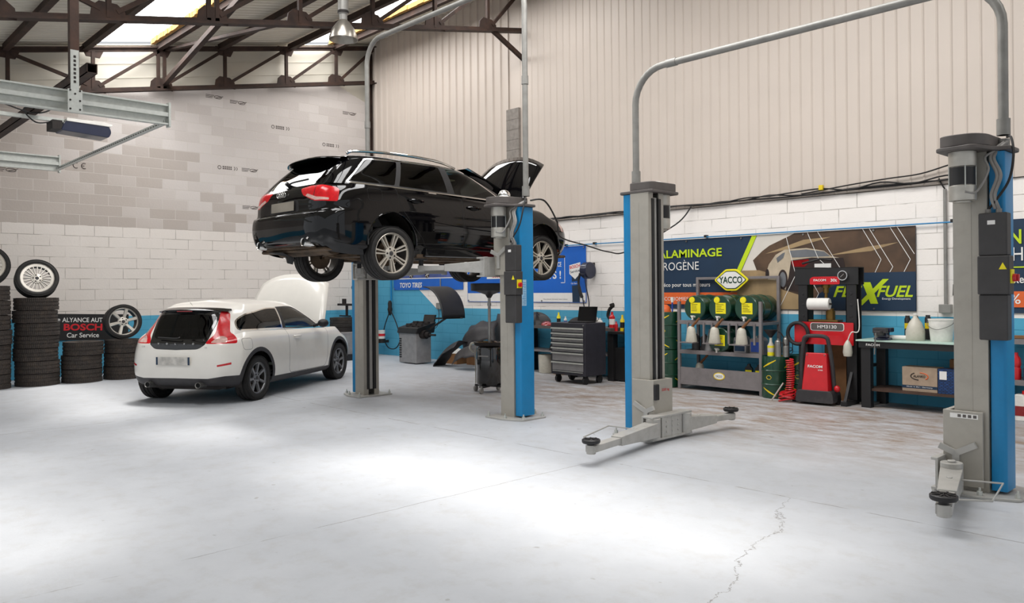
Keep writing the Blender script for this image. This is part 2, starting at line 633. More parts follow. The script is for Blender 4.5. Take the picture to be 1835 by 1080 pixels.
def ribs(x0, x1, period, depth, flat=.62):
    out, x = [], x0
    while x < x1:
        for t, d in ((0, 0), (flat, 0), (flat + .1, 1), (.92, 1)):
            out.append((x + t * period, d * depth))
        x += period
    out.append((x1, 0))
    return out
w = MB()
w.grid([[(x, YW - .03 - d, z) for z in (2.83, 5.0, under(YW) + .05)] for x, d in ribs(XL, -11.43, .235, .032, .55)])
w.grid([[(x, YW - .03 - d, z) for z in (2.83, 5.0, under(YW) + .05)] for x, d in ribs(-11.08, 5, .165, .012, .8)])
w.box(-11.43, -11.08, YW - .035, YW - .02, 5.11, under(YW))
w.box(XL - .2, 5, YW + .02, YW + .2, 2.83, 7.9)
struct(w.build('wall_cladding', 'clad', ang=20))
w = MB()
w.box(-11.43, -11.08, YW - .09, YW + .03, 2.83, 5.11)
for k in range(11):
    w.box(-11.435, -11.075, YW - .094, YW - .05, 2.9 + k * .2, 2.906 + k * .2)
struct(w.build('trim_column', 'cement'))

# roof: ribbed sheets between strips of skylight
holes = []                                  # x0, x1, y0, y1 of each skylight
holes.append((-16.4, -11.2, 4.44, 5.62))
holes.append((-16.4, -9.0, 8.62, 9.62))
def added_opening(x0, x1, y0, y1, z):             # added unseen skylight, placed so its sun patch falls on x0..x1, y0..y1
    return (x0 - SUN_TILT[0] * z, x1 - SUN_TILT[0] * z, y0 - SUN_TILT[1] * z, y1 - SUN_TILT[1] * z)
holes.append(added_opening(-6.8, -2.1, 3.3, 4.95, 6.3))
holes.append(added_opening(-9.4, -8.0, 3.2, 4.45, 6.3))
holes.append(added_opening(-8.8, -4.9, .4, 1.8, 5.7))
holes.append((-9.0, 3.5, 6.95, 7.6))  # added unseen strip, only there to brighten the right-hand side
xs = sorted({-16.5, 5.0} | {h[i] for h in holes for i in (0, 1)})
ys = sorted({-2.0, 11.0} | {h[i] for h in holes for i in (2, 3)})
w = MB()
for i in range(len(xs) - 1):
    for j in range(len(ys) - 1):
        cx, cy = (xs[i] + xs[i + 1]) / 2, (ys[j] + ys[j + 1]) / 2
        if any(h[0] < cx < h[1] and h[2] < cy < h[3] for h in holes):
            continue
        w.grid([[(x, y, under(y) - d) for y in (ys[j], ys[j + 1])] for x, d in ribs(xs[i], xs[i + 1], .17, .022, .55)])
        w.grid([[(x, y, under(y) + .09) for y in (ys[j], ys[j + 1])] for x in (xs[i], xs[i + 1])])
struct(w.build('ceiling', 'roof_sheet', ang=20))
for k, h in enumerate(holes):
    w = MB()
    w.grid([[(x, y, under(y) + .06) for y in (h[2], h[3])] for x in (h[0], h[1])])
    struct(w.build('window_%d' % (k + 1), 'skylight_diffuse' if k in (1, 5) else 'skylight'))  # only the two long strips are real, later panels are added for light
for y in (5.62, 9.62):                      # torn foam edge along the skylight
    w = MB()
    x = -16.2
    while x < -9.0:
        d = random.uniform(.01, .04)
        w.box(x, x + .11, y - .03 - d, y + .02, under(y) - .05, under(y) + .06)
        x += .11
    struct(w.build('trim_skylight', 'foam'))

# steel: trusses, purlins, braces
def truss(X, ys_n, label, name='roof_truss', brace=True):
    t = thing(name, label, 'roof truss', (X, 0, 0), group=None)
    a, b = ys_n[0], YW - .02
    w = MB()
    w.bar((0, a, roof_z(a)), (0, b, roof_z(b)), .15, .03)
    w.bar((0, a, roof_z(a) - .03), (0, b, roof_z(b) - .03), .05, .08)
    w.build('top_chord', 'rust', t)
    w = MB()
    w.bar((0, a, ch(a) - .03), (0, b, ch(b) - .03), .15, .03)
    w.bar((0, a, ch(a)), (0, b, ch(b)), .05, .08)
    w.build('bottom_chord', 'rust', t)
    for i, y in enumerate(ys_n[:-1]):
        w = MB()
        if i == 3:
            w.bar((0, y - .06, ch(y)), (0, y - .06, roof_z(y)), .06, .05, (1, 0, 0))
            w.bar((0, y + .06, ch(y)), (0, y + .06, roof_z(y)), .06, .05, (1, 0, 0))
        else:
            w.bar((0, y, ch(y)), (0, y, roof_z(y)), .06, .06, (1, 0, 0))
        w.build('vertical', 'rust', t)
        w = MB()
        w.prism([(y - .22, -.02), (y + .22, -.02), (y + .2, .12), (y + .1, .2), (y - .12, .2), (y - .2, .12)], (-.015, 0, ch(y)), (0, 1, 0), (0, 0, 1), .03)
        w.build('gusset', 'rust', t)
        w = MB()
        w.prism([(y - .2, 0), (y + .2, 0), (y + .12, -.17), (y - .12, -.17)], (-.015, 0, roof_z(y)), (0, 1, 0), (0, 0, 1), .03)
        w.build('gusset', 'rust', t)
        y2 = ys_n[i + 1]
        w = MB()
        if i >= 2:
            w.bar((0, y + .1, ch(y) + .1), (0, y2 - .05, roof_z(y2) - .08), .05, .06)
        else:
            w.bar((0, y + .05, roof_z(y) - .08), (0, y2 - .1, ch(y2) + .1), .05, .06)
        w.build('diagonal', 'rust', t)
    if brace:
        w = MB()
        w.bar((0, 9.95, ch(9.95)), (0, YW - .02, 6.03), .06, .08)
        w.build('knee_brace', 'rust', t)
    return t
NY = [1.2, 3.12, 4.5, 5.75, 7.05, 8.45, 9.72, 10.78]
truss(-16.15, NY, 'rusty brown roof truss against the cream gable above the block wall', brace=False)
truss(-10.98, [1.0, 2.0, 3.25, 4.62, 5.98, 7.3, 8.6, 9.85, 10.78], 'nearer rusty brown roof truss ending with a knee brace at the cladding')
lab = {3.08: 'brown purlin nearest the left edge under the ribbed roof', 4.36: 'brown purlin along the left edge of the larger skylight',
       5.70: 'brown purlin along the yellow foam edge of the larger skylight', 6.95: 'brown purlin midway between the two skylights',
       8.54: 'brown purlin along the left edge of the skylight behind the lamp', 9.70: 'brown purlin along the yellow foam edge of the skylight behind the lamp'}
for y, l in lab.items():
    w = MB()
    z = roof_z(y) + .02
    w.box(-16.2, -5.5, y - .03, y + .03, z - .06, z + .06)
    w.box(-16.2, -5.5, y - .05, y + .05, z - .075, z - .06)
    tag(w.build('purlin', 'rust'), l, 'purlin', 'roof purlins')
tag(MB().bar((-16.1, 5.8, ch(5.8) + .1), (-10.98, 5.45, 6.35), .09, .09).build('roof_brace', 'rust'), 'long brown diagonal brace rising from the far truss to the nearer one', 'brace')
tag(MB().bar((-16.1, 5.85, roof_z(5.85) - .05), (-10.98, 5.9, ch(5.9) + .05), .08, .05).build('wind_brace', 'rust'), 'thin sunlit brace between the two roof trusses, left of the lamp', 'brace')
w = MB()
w.box(XL + .02, XL + .10, YW - .14, YW - .13, 0, 7.3)
w.box(XL + .02, XL + .10, YW - .08, YW - .07, 0, 7.3)
w.box(XL + .055, XL + .065, YW - .13, YW - .08, 0, 7.3)
tag(w.build('steel_column', 'rust'), 'rusty steel column standing in the far corner between block wall and cladding', 'column')

# ------------------------------------------------------------ two-post lifts
HP = 2.53
def lift_arm(par, p0, p1, z, tele, pad_up=.05, guard=0, name='lift_arm'):
    """box arm from pivot p0 to pad p1 (xy), local to the post"""
    a, b = Vector((*p0, z)), Vector((*p1, z))
    d = (b - a).normalized()
    mid = a.lerp(b, tele)
    side = Vector((-d.y, d.x, 0))
    w = MB()
    w.bar(a, mid, .15, .15, w1=.12, h1=.085)
    w.cyl(a + Vector((0, 0, -.1)), a + Vector((0, 0, .11)), .075, n=20)
    w.cyl(a + Vector((0, 0, .11)), a + Vector((0, 0, .125)), .03, n=10)
    w.cyl(a.lerp(mid, .5) + Vector((0, 0, .05)), a.lerp(mid, .5) + Vector((0, 0, .066)), .02, n=10)
    o = w.build(name, 'arm_grey', par, bev=.006)
    w = MB()
    w.bar(mid - d * .15, b + d * .02, .095, .06)
    w.cyl(b + Vector((0, 0, -.045)), b + Vector((0, 0, .035)), .042, n=16)
    w.build('arm_extension', 'arm_grey', o, bev=.004)
    w = MB()
    zz = pad_up
    w.cyl(b + Vector((0, 0, .02)), b + Vector((0, 0, zz)), .03, n=12)
    w.lathe([(0, zz), (.075, zz), (.082, zz + .01), (.082, zz + .03), (.074, zz + .036), (.0, zz + .03)], 24, b)
    for k in range(8):
        q = k * PI / 4
        w.bx = None
        e = Vector((math.cos(q), math.sin(q), 0))
        w.bar(b + e * .02 + Vector((0, 0, zz + .034)), b + e * .072 + Vector((0, 0, zz + .034)), .012, .012)
    w.build('rubber_pad', 'black_plastic', o)
    if guard:
        s = side * guard
        g = [a.lerp(mid, .35) + Vector((0, 0, .03)), a.lerp(mid, .45) + s * .32 + Vector((0, 0, .05)), mid.lerp(b, .35) + s * .26 + Vector((0, 0, .03)), mid.lerp(b, .5) + Vector((0, 0, .02))]
        MB().tube(g, .007, 6).build('foot_guard', 'arm_grey', o)
    return o

def lift_post(label, x, y, rot, zc, arms, box=False, sticker=False, fin=True, yd=.19):
    name = 'lift_post'
    t = thing(name, label, 'car lift post', (x, y, 0), rot, 'posts of the two car lifts')
    # grey column: an open channel with lips
    w = MB()
    P = [(0, .05), (0, .13), (-.23, .13), (-.23, -.13), (0, -.13), (0, -.05), (-.012, -.05), (-.012, -.118), (-.218, -.118), (-.218, .118), (-.012, .118), (-.012, .05)]
    w.prism(P, (0, 0, .02), (1, 0, 0), (0, 1, 0), HP - .02)
    for yy in (-.1305, .1305):
        w.box(-.125, -.119, yy - .001, yy + .001, .6, HP - .1)
    w.build('column', 'post_grey', t)
    w = MB()
    w.box(-.2, -.03, -.015, .015, .1, HP - .05)
    w.box(-.03, -.015, -.03, .03, .1, HP - .05)
    w.build('lifting_strap', 'arm_grey', t)
    for s in (-1, 1):
        MB().box(-.014, .008, s * .056 - .022, s * .056 + .022, zc + .56 if zc < 1 else .1, HP - .06).build('slot_brush', 'black_plastic', t)
    w = MB()
    w.prism(rnd([(-.24, -.115), (-.24, .115), (-.33, .115), (-.342, .1), (-.342, -.1), (-.33, -.115)], .008, 2), (0, 0, .04), (1, 0, 0), (0, 1, 0), HP - .045)
    cv = w.build('cover', 'lift_blue', t)
    if sticker:
        w = MB()
        w.box(-.3437, -.3427, .02, .1, 1.35, 1.66)
        st = w.build('instruction_sticker', MT['sticker'], cv)
        w = MB()
        for k in range(13):
            w.box(-.3445, -.3438, .028, .028 + random.uniform(.03, .064), 1.37 + k * .021, 1.376 + k * .021)
        w.build('print', 'lift_blue', st)
    w = MB()
    w.prism(rnd([(.12, -.3), (.12, .3), (-.2, .3), (-.45, .2), (-.45, -.2), (-.2, -.3)], .04), (0, 0, 0), (1, 0, 0), (0, 1, 0), .02)
    bp = w.build('base_plate', 'arm_grey', t, bev=.004)
    for q in ((.08, .26), (.08, -.26), (-.2, .25), (-.2, -.25), (-.42, .16), (-.42, -.16)):
        MB().cyl((*q, .02), (*q, .05), .02, n=6).cyl((*q, .05), (*q, .075), .009, n=8).build('anchor_bolt', 'galv', bp)
    # top cap with drive housing, motor under it
    w = MB()
    w.prism(rnd([(.05, -.14), (.05, .36), (-.22, .40), (-.3, .14), (-.385, .13), (-.385, -.13)], .05, 5), (0, 0, HP), (1, 0, 0), (0, 1, 0), .03)
    w.prism(rnd([(.03, -.1), (.03, .33), (-.05, .37), (-.2, .36), (-.27, .25), (-.28, -.08), (-.22, -.12)], .07, 6), (0, 0, HP + .03), (1, 0, 0), (0, 1, 0), .085)
    cp = w.build('top_cap', 'cap_grey', t, bev=.008)
    MB().lathe([(0, .035), (.04, .03), (.075, .015), (.085, 0)], 24, (-.11, .16, HP + .112)).build('dome', 'white', cp)
    w = MB()
    mx, my = -.1, .235
    w.cyl((mx, my, HP), (mx, my, HP - .11), .092, n=28)
    w.cyl((mx, my, HP - .11), (mx, my, HP - .25), .082, n=28)
    w.cyl((mx, my, HP - .25), (mx, my, HP - .36), .092, n=28)
    w.cyl((mx, my, HP - .36), (mx, my, HP - .375), .06, n=20)
    mo = w.build('motor', 'motor', t, bev=.004)
    MB().cyl((mx, my, HP - .115), (mx, my, HP - .245), .085, n=28).build('motor_band', 'black_plastic', mo)
    for k in range(4):
        q = k * PI / 2 + .5
        MB().cyl((mx + .088 * math.cos(q), my + .088 * math.sin(q), HP - .1), (mx + .088 * math.cos(q), my + .088 * math.sin(q), HP - .27), .005, n=6).build('tie_rod', 'galv', mo)
    # carriage sleeve with arms
    w = MB()
    P = [(.07, .165), (-.2, .165), (-.2, .14), (.03, .14), (.03, -.14), (-.2, -.14), (-.2, -.165), (.07, -.165)]
    w.prism(P, (0, 0, zc), (1, 0, 0), (0, 1, 0), .56)
    cg = w.build('carriage', 'post_grey', t, bev=.004)
    w = MB()
    w.box(.05, yd, -.34, .34, zc - .02, zc + .0)
    w.box(.05, yd, -.34, .34, zc + .2, zc + .22)
    w.box(.05, .07, -.34, .34, zc, zc + .2)
    for s in (-.17, .15, .0):
        w.box(.06, yd - .005, s - .01, s + .01, zc, zc + .2)
    w.box(yd - .03, yd - .01, -.17, .15, zc, zc + .2)
    for i in range(3):
        for j in range(3):
            w.cyl((yd - .012, -.1 + .1 * i, zc + .05 + .05 * j), (yd, -.1 + .1 * i, zc + .05 + .05 * j), .012, n=8)
    w.build('arm_yoke', 'arm_grey', cg, bev=.003)
    w = MB()
    w.box(.07, .1, -.165, -.1, zc + .36, zc + .52)
    w.build('lock_block', 'black_plastic', cg, bev=.006)
    if fin:
        for s in ((1,) if abs(rot) > 1 else (-1,)):
            w = MB()
            w.bar((-.02, s * .17, zc + .08), (-.02, s * .17, zc + .26), .05, .02, (0, 1, 0))
            w.bar((-.02, s * .17, zc + .24), (-.16, s * .19, zc + .32), .045, .02, (0, 1, 0))
            w.bar((-.02, s * .17, zc + .24), (.09, s * .19, zc + .29), .045, .02, (0, 1, 0))
            w.build('guide_fin', 'arm_grey', cg)
    for a in arms:
        lift_arm(t, *a)
    if box:
        w = MB()
        w.box(-.385, -.2, .13, .235, 1.76, 2.07)
        w.box(-.40, -.195, .13, .25, 1.48, 1.76)
        w.box(-.385, -.2, .13, .235, 1.15, 1.48)
        cb = w.build('control_box', 'box_grey', t, bev=.01)
        w = MB().mat(0).box(-.41, -.4, .16, .23, 1.56, 1.66)
        sw = w.build('isolator_plate', 'yellow', cb)
        MB().cyl((-.41, .195, 1.6), (-.435, .195, 1.6), .028, n=16).box(-.45, -.435, .187, .203, 1.575, 1.625).build('isolator_knob', 'red', sw, bev=.003)
        w = MB()
        w.prism([(-.385, 1.66), (-.335, 1.66), (-.36, 1.71)], (0, .2515, 0), (1, 0, 0), (0, 0, 1), -.001)
        w.build('warning_triangle', 'yellow', cb)
        MB().box(-.31, -.26, .2355, .2365, 1.985, 2.015).build('type_label', 'white_print', cb)
        for k in range(2):
            MB().cyl((-.32 + k * .07, .18, 2.07), (-.32 + k * .07, .18, 2.1), .02, n=12).build('cable_gland', 'grey_cable', cb)
        pts = [(-.32, .18, 2.1), (-.3, .2, 2.2), (-.33, .17, 2.34), (-.28, .14, 2.47), (-.3, .08, 2.55), (-.33, .0, 2.6)]
        MB().tube(spl(pts), .013, 8).tube(spl([(p[0] + .02, p[1] + .01, p[2]) for p in pts]), .011, 8).build('cable_bundle', 'grey_cable', t)
        MB().tube(spl([(-.25, .18, 2.1), (-.3, .2, 2.15), (-.38, .16, 2.3), (-.4, .12, 2.48), (-.37, .05, 2.62), (-.33, 0, 2.64)]), .009, 8).build('power_cable', 'cable', t)
        MB().tube(spl([(mx - .04, my + .085, HP - .3), (-.2, .26, HP - .3), (-.26, .2, HP - .15), (-.23, .17, HP - .05), (-.28, .12, HP + .0)]), .009, 8).build('motor_cable', 'grey_cable', t)
    return t

MT['sticker'] = mat('pale blue instruction sticker', '#a9cfe8', .4)
pa = lift_post('blue and grey lift post at the back, between white car and wheel balancer', -9.83, 6.46, 0, 1.72, [((.12, -.25), (.45, -.48), 1.82, .6, .1), ((.12, .25), (.43, 1.04), 1.82, .6, .1)], fin=False)
pb = lift_post('blue and grey lift post carrying the black car, with charcoal control box and isolator', -7.03, 6.60, PI, 1.72,
               [((.12, .25), (.93, .62), 1.82, .6, .1, -1), ((.12, -.25), (.97, -.9), 1.82, .6, .1)], box=True, sticker=True)
pc = lift_post('blue and grey lift post in the middle, arms lowered beside the oil drum rack', -4.87, 6.68, 0, .05,
               [((.14, -.27), (.32, -1.42), .14, .62, .05, -1), ((.14, .27), (.25, 1.0), .14, .6, .05)])
pd = lift_post('nearest blue and grey lift post at the right edge, with tall control box', -2.02, 6.65, PI, .05,
               [((-.04, .33), (-.29, 1.28), .14, .62, .06, 1)], box=True, yd=.10)
# decals on the middle and nearest carriage
def decal(par, name, lo, hi, mats, rows=3):
    pass
text('3200 kg', 'red', pc, (.0716, .04, .5), (PI / 2, 0, PI / 2), .13, .035, .01, 'load_marking')
w = MB().box(-.17, .02, .1665, .1672, .555, .59)
nl = w.build('rating_plate', 'white_print', pd)
w = MB()
for k in range(4):
    w.box(-.16 + k * .035, -.137 + k * .035, .1673, .168, .562, .584)
w.build('rating_print', 'cap_grey', nl)

def arch(label, x0, x1, y, zt, z0, r=.035):
    R = .35
    pts = [(x0, y, z0), (x0, y, zt - R)]
    pts += [(x0 + R - R * math.cos(a), y, zt - R + R * math.sin(a)) for a in [PI / 2 * k / 8 for k in range(1, 9)]]
    pts += [(x1 - R + R * math.sin(a), y, zt - R + R * math.cos(a)) for a in [PI / 2 * k / 8 for k in range(0, 9)]]
    pts += [(x1, y, z0)]
    w = MB()
    w.tube(pts, r, 12)
    for px in (x0, x1):
        w.cyl((px, y, zt - 1.2), (px, y, zt - 1.3), r + .008, n=12)
        w.cyl((px, y, z0), (px, y, z0 + .12), r + .012, n=12)
    w.cyl((x0 + R + .05, y, zt), (x0 + R + .17, y, zt), r + .006, n=12)
    tag(w.build('cable_conduit', 'conduit'), label, 'cable conduit', 'conduits over the lifts')
arch('grey cable conduit arching high over the lift with the black car', -10.12, -6.72, 6.62, 5.3, 2.66)
arch('grey cable conduit arching low over the empty lift at right', -5.12, -1.72, 6.68, 3.83, 2.66)

# ------------------------------------------------------------ cars
def cr_interp(C, n, ghost0, ghost1):
    """Catmull-Rom along axis 0 of C (k,m,3)"""
    C = np.concatenate([ghost0[None], C, ghost1[None]])
    out = []
    for i in range(1, len(C) - 2):
        a, b, c, d = C[i - 1], C[i], C[i + 1], C[i + 2]
        for t in np.arange(n) / n:
            out.append(.5 * (2 * b + (c - a) * t + (2 * a - 5 * b + 4 * c - d) * t * t + (3 * b - a - 3 * c + d) * t ** 3))
    out.append(C[-2])
    return np.array(out)

def net(rows, cols, kr=1.0):
    """rows of (xr, zr, xf, zf, w, wr, wf, zs_r, zs_f) -> smooth half surface (right side, y<0)"""
    P = []
    for (xr, zr, xf, zf, w, wr, wf, z5, z9) in rows:
        if cols == 'low':
            c = [(xr, 0, zr), (xr + .012, .42 * wr, zr), (xr + .045 * kr, .74 * wr, zr), (xr + .16 * kr, .93 * wr, zr + (z5 - zr) * .5), (xr + .36, .3 * w + .7 * wr, zr + (z5 - zr) * .9),
                 (0, w * .997, z5), (.66, w, z5 + (z9 - z5) * .25), (1.32, w, z5 + (z9 - z5) * .5), (2.0, w * .998, z5 + (z9 - z5) * .75), (2.645, .4 * w + .6 * wf, z9),
                 (xf - .52, wf, z9 + (zf - z9) * .45), (xf - .27, .87 * wf, z9 + (zf - z9) * .8), (xf - .09, .6 * wf, zf), (xf, 0, zf)]
        else:
            L = xf - xr
            c = [(xr, 0, zr), (xr + .012, .45 * wr, zr), (xr + .045 * kr, .76 * wr, zr), (xr + .13 * kr, .94 * wr, zr + (z5 - zr) * .35), (xr + .17 + .13 * kr, .35 * w + .65 * wr, zr + (z5 - zr) * .7),
                 (xr + .25 * L, w * .99, z5), (xr + .4 * L, w, z5 + (z9 - z5) * .25), (xr + .55 * L, w, z5 + (z9 - z5) * .5), (xr + .7 * L, w * .99, z5 + (z9 - z5) * .75),
                 (xf - .42, .35 * w + .65 * wf, z9), (xf - .24, .95 * wf, z9 + (zf - z9) * .35), (xf - .11, .78 * wf, z9 + (zf - z9) * .7), (xf - .03, .45 * wf, zf), (xf, 0, zf)]
        P.append([(x, -y, z) for x, y, z in c])
    P = np.array(P, float)                                    # rows, cols, 3
    Q = P.transpose(1, 0, 2)
    g0, g1 = Q[1].copy(), Q[-2].copy()
    g0[:, 1] *= -1
    g1[:, 1] *= -1
    Q = cr_interp(Q, 7, g0, g1)
    R = Q.transpose(1, 0, 2)
    R = cr_interp(R, 5, 2 * R[0] - R[1], 2 * R[-1] - R[-2])
    return R                                                  # rows*5+1, cols*7+1, 3

def cut(bm, poly, hv, sel):
    hv = Vector(hv)
    k = len(poly)
    for i in range(k):
        a, b = poly[i], poly[(i + 1) % k]
        e = Vector((b[0] - a[0], b[1] - a[1]))
        if e.length < 1e-6:
            continue
        lo0, hi0 = min(a[0], b[0]) - .002, max(a[0], b[0]) + .002
        lo1, hi1 = min(a[1], b[1]) - .002, max(a[1], b[1]) + .002
        fs = []
        for f in bm.faces:
            if not sel(f):
                continue
            hs = [hv.dot(v.co) for v in f.verts]
            zs = [v.co.z for v in f.verts]
            if max(hs) < lo0 or min(hs) > hi0 or max(zs) < lo1 or min(zs) > hi1:
                continue
            fs.append(f)
        if not fs:
            continue
        g = set(fs)
        for f in fs:
            g.update(f.verts)
            g.update(f.edges)
        no = hv * (-e.y) + Vector((0, 0, e.x))
        bmesh.ops.bisect_plane(bm, geom=list(g), dist=1e-5, plane_co=hv * (a[0] / hv.length_squared) + Vector((0, 0, a[1])), plane_no=no)

def inside(p, poly):
    x, y = p
    r = False
    k = len(poly)
    for i in range(k):
        x1, y1 = poly[i]
        x2, y2 = poly[(i + 1) % k]
        if (y1 > y) != (y2 > y) and x < (x2 - x1) * (y - y1) / (y2 - y1) + x1:
            r = not r
    return r

SIDE = (1, 0, 0)
REAR = (0, 1, 0)
OBL = (.7071, -.7071, 0)
def is_side(f):
    return f.normal.y < -.28 and f.calc_center_median().y < -.3
def is_rear(f):
    c = f.calc_center_median()
    return c.x < .1 and f.normal.x < -.12
def is_front(f):
    c = f.calc_center_median()
    return c.x > .9 and f.normal.x > .12
def is_rearq(f):
    c = f.calc_center_median()
    return c.x < .2 and (f.normal.x < -.12 or f.normal.y < -.25)

def car_shell(low, gh, regions, kr=1.0):
    """regions: list of (part, view, poly, selector); returns {part: [faces]} on a finished half bmesh"""
    bm = bmesh.new()
    for rows, kind in ((low, 'low'), (gh, 'gh')):
        R = net(rows, kind, kr)
        a, b = R.shape[:2]
        V = [[bm.verts.new(R[i, j]) for j in range(b)] for i in range(a)]
        for i in range(a - 1):
            for j in range(b - 1):
                f = bm.faces.new((V[i][j], V[i][j + 1], V[i + 1][j + 1], V[i + 1][j]))
                f.smooth = True
    bm.normal_update()
    # outward: right side must face -y
    s = sum(f.normal.y * f.calc_area() for f in bm.faces if f.calc_center_median().y < -.4)
    if s > 0:
        bmesh.ops.reverse_faces(bm, faces=bm.faces)
    bm.normal_update()
    for part, hv, poly, sel in regions:
        cut(bm, poly, hv, sel)
        bm.normal_update()
    names = ['body']
    lay = bm.faces.layers.int.new('part')
    for part, hv, poly, sel in regions:
        if part not in names:
            names.append(part)
        k = names.index(part)
        h = Vector(hv)
        for f in bm.faces:
            if sel(f):
                c = f.calc_center_median()
                if inside((h.dot(c), c.z), poly):
                    f[lay] = k
    return bm, lay, names

def shell_part(bm, lay, names, part, name, mt, par, side=0):
    """side 0 both halves, -1 right, 1 left"""
    if part not in names:
        return None
    k = names.index(part)
    fs = [f for f in bm.faces if f[lay] == k]
    if not fs:
        return None
    nv = {}
    V, NRM, F = [], [], []
    def vn(v):
        n = Vector((0, 0, 0))
        for f in v.link_faces:
            n += f.normal * f.calc_area()
        if abs(v.co.y) < 1e-4:
            n.y = 0
        return n.normalized() if n.length > 0 else Vector((0, 0, 1))
    for sg in ((1, -1) if side == 0 else ((1,) if side == -1 else (-1,))):
        idx = {}
        for f in fs:
            q = []
            for v in f.verts:
                if v not in idx:
                    if v not in nv:
                        nv[v] = vn(v)
                    idx[v] = len(V)
                    V.append((v.co.x, v.co.y * sg, v.co.z))
                    NRM.append((nv[v].x, nv[v].y * sg, nv[v].z))
                q.append(idx[v])
            F.append(tuple(q if sg == 1 else q[::-1]))
    me = bpy.data.meshes.new(name)
    me.from_pydata(V, [], F)
    me.materials.append(MT[mt] if isinstance(mt, str) else mt)
    for p in me.polygons:
        p.use_smooth = True
    me.normals_split_custom_set_from_vertices(NRM)
    o = bpy.data.objects.new(name, me)
    COL.objects.link(o)
    o.parent = par
    return o

def tyre_prof(R, W, rr):
    """closed profile (r, z along axle), z=0 mid"""
    h = W / 2
    sw = R - rr
    p = [(rr, -h * .82), (rr + .3 * sw, -h * .98), (rr + .6 * sw, -h), (R - .16 * sw, -h * .93), (R - .03, -h * .8), (R - .004, -h * .74)]
    g = []
    for z in (-.42, -.14, .14, .42):
        g += [(R, (z - .06) * W), (R - .009, (z - .045) * W), (R - .009, (z + .045) * W), (R, (z + .06) * W)]
    p += g
    p += [(r, -z) for r, z in p[5::-1]]
    return p

def wheel(par, loc, R, W, rr, style, face=-1, rim='alloy', name='wheel', tyre='rubber', rot=0, dark=True, steer=0):
    """tyre mesh with rim and cap children; the outer face looks to face*y"""
    ax = Vector((math.sin(steer) * -face, face * math.cos(steer), 0))
    w = MB()
    w.lathe(tyre_prof(R, W, rr), 48, (0, 0, 0), ax, closed=True)
    ty = w.build(name, tyre, par, ang=50)
    ty.location = loc
    h = W / 2
    w = MB()
    # barrel and flange
    w.lathe([(rr + .004, h * .9), (rr + .012, h * .86), (rr - .004, h * .80), (rr - .010, h * .66), (rr + .004, h * .64), (rr + .004, h * .9)], 48, (0, 0, 0), ax)
    u, v, d = frame(ax)
    def pt(r, a, z):
        return (u * math.cos(a) + v * math.sin(a)) * r + d * z
    ze, zi = h * .78, h * .62
    def spoke(a, w0, w1, r0, r1, th=.03, da0=0, da1=0):
        p0, p1 = pt(r0, a + da0, zi), pt(r1, a + da1, ze)
        tn = (-u * math.sin(a) + v * math.cos(a))
        q = []
        for p, ww in ((p0, w0), (p1, w1)):
            q += [p - tn * ww - d * th, p + tn * ww - d * th, p + tn * ww * .7, p - tn * ww * .7]
        w.hexa([q[0], q[1], q[5], q[4], q[3], q[2], q[6], q[7]])
    if style == 'twin7':
        for k in range(7):
            a = rot + 2 * PI * k / 7
            for s in (-1, 1):
                spoke(a, .0105, .012, .065, rr - .004, da0=s * .2, da1=s * .105)
    elif style == 'seven':
        for k in range(7):
            spoke(rot + 2 * PI * k / 7, .019, .025, .05, rr - .004)
    elif style == 'six':
        for k in range(6):
            spoke(rot + 2 * PI * k / 6, .024, .034, .05, rr - .004)
    elif style == 'multi':
        for k in range(20):
            spoke(rot + 2 * PI * k / 20, .006, .009, .055, rr - .035)
        w.lathe([(rr - .04, ze), (rr, ze + .006), (rr, ze - .03), (rr - .04, ze - .03), (rr - .04, ze)], 48, (0, 0, 0), ax)
    w.lathe([(0, zi + .006), (.055, zi + .006), (.082, zi - .004), (.088, zi - .05), (0, zi - .05)], 32, (0, 0, 0), ax)
    rm = w.build('rim', rim, ty, ang=40)
    MB().lathe([(rr + .003, h * .64), (rr - .012, h * .6), (rr - .02, -h * .8), (rr + .004, -h * .84), (rr + .003, h * .64)], 48, (0, 0, 0), ax).build('rim_barrel', MT['barrel'], ty)
    w = MB()
    w.lathe([(0, zi + .016), (.022, zi + .015), (.03, zi + .005), (.03, zi)], 20, (0, 0, 0), ax)
    w.build('centre_cap', 'dark_plastic', ty)
    w = MB()
    for k in range(5):
        p = pt(.056, rot + .3 + 2 * PI * k / 5, zi + .008)
        w.cyl(p - d * .012, p, .0115, n=10)
        w.bar(p - d * .012, pt(.03, rot + .3 + 2 * PI * k / 5, zi - .004), .002, .002)
    w.build('lug_holes', 'iron', ty)
    if dark:
        w = MB()
        w.lathe([(.02, -.01), (.145, -.01), (.15, -.018), (.15, -.03), (.02, -.04)], 32, (0, 0, 0), ax)
        w.build('brake_disc', 'dirt_metal', ty)
    return ty

def arch_poly(cx, cz, r, n=26, below=.0):
    a0 = -.25
    return [(cx + r * math.cos(a0 + (PI - 2 * a0) * i / n), cz + r * math.sin(a0 + (PI - 2 * a0) * i / n)) for i in range(n + 1)] + [(cx - r * .95, -.2), (cx + r * .95, -.2)]

def gap_regions(out, part, poly, hv, sel, g=.006):
    out.append(('gap_' + part, hv, poly, sel))
    out.append((part, hv, inset(poly, g), sel))

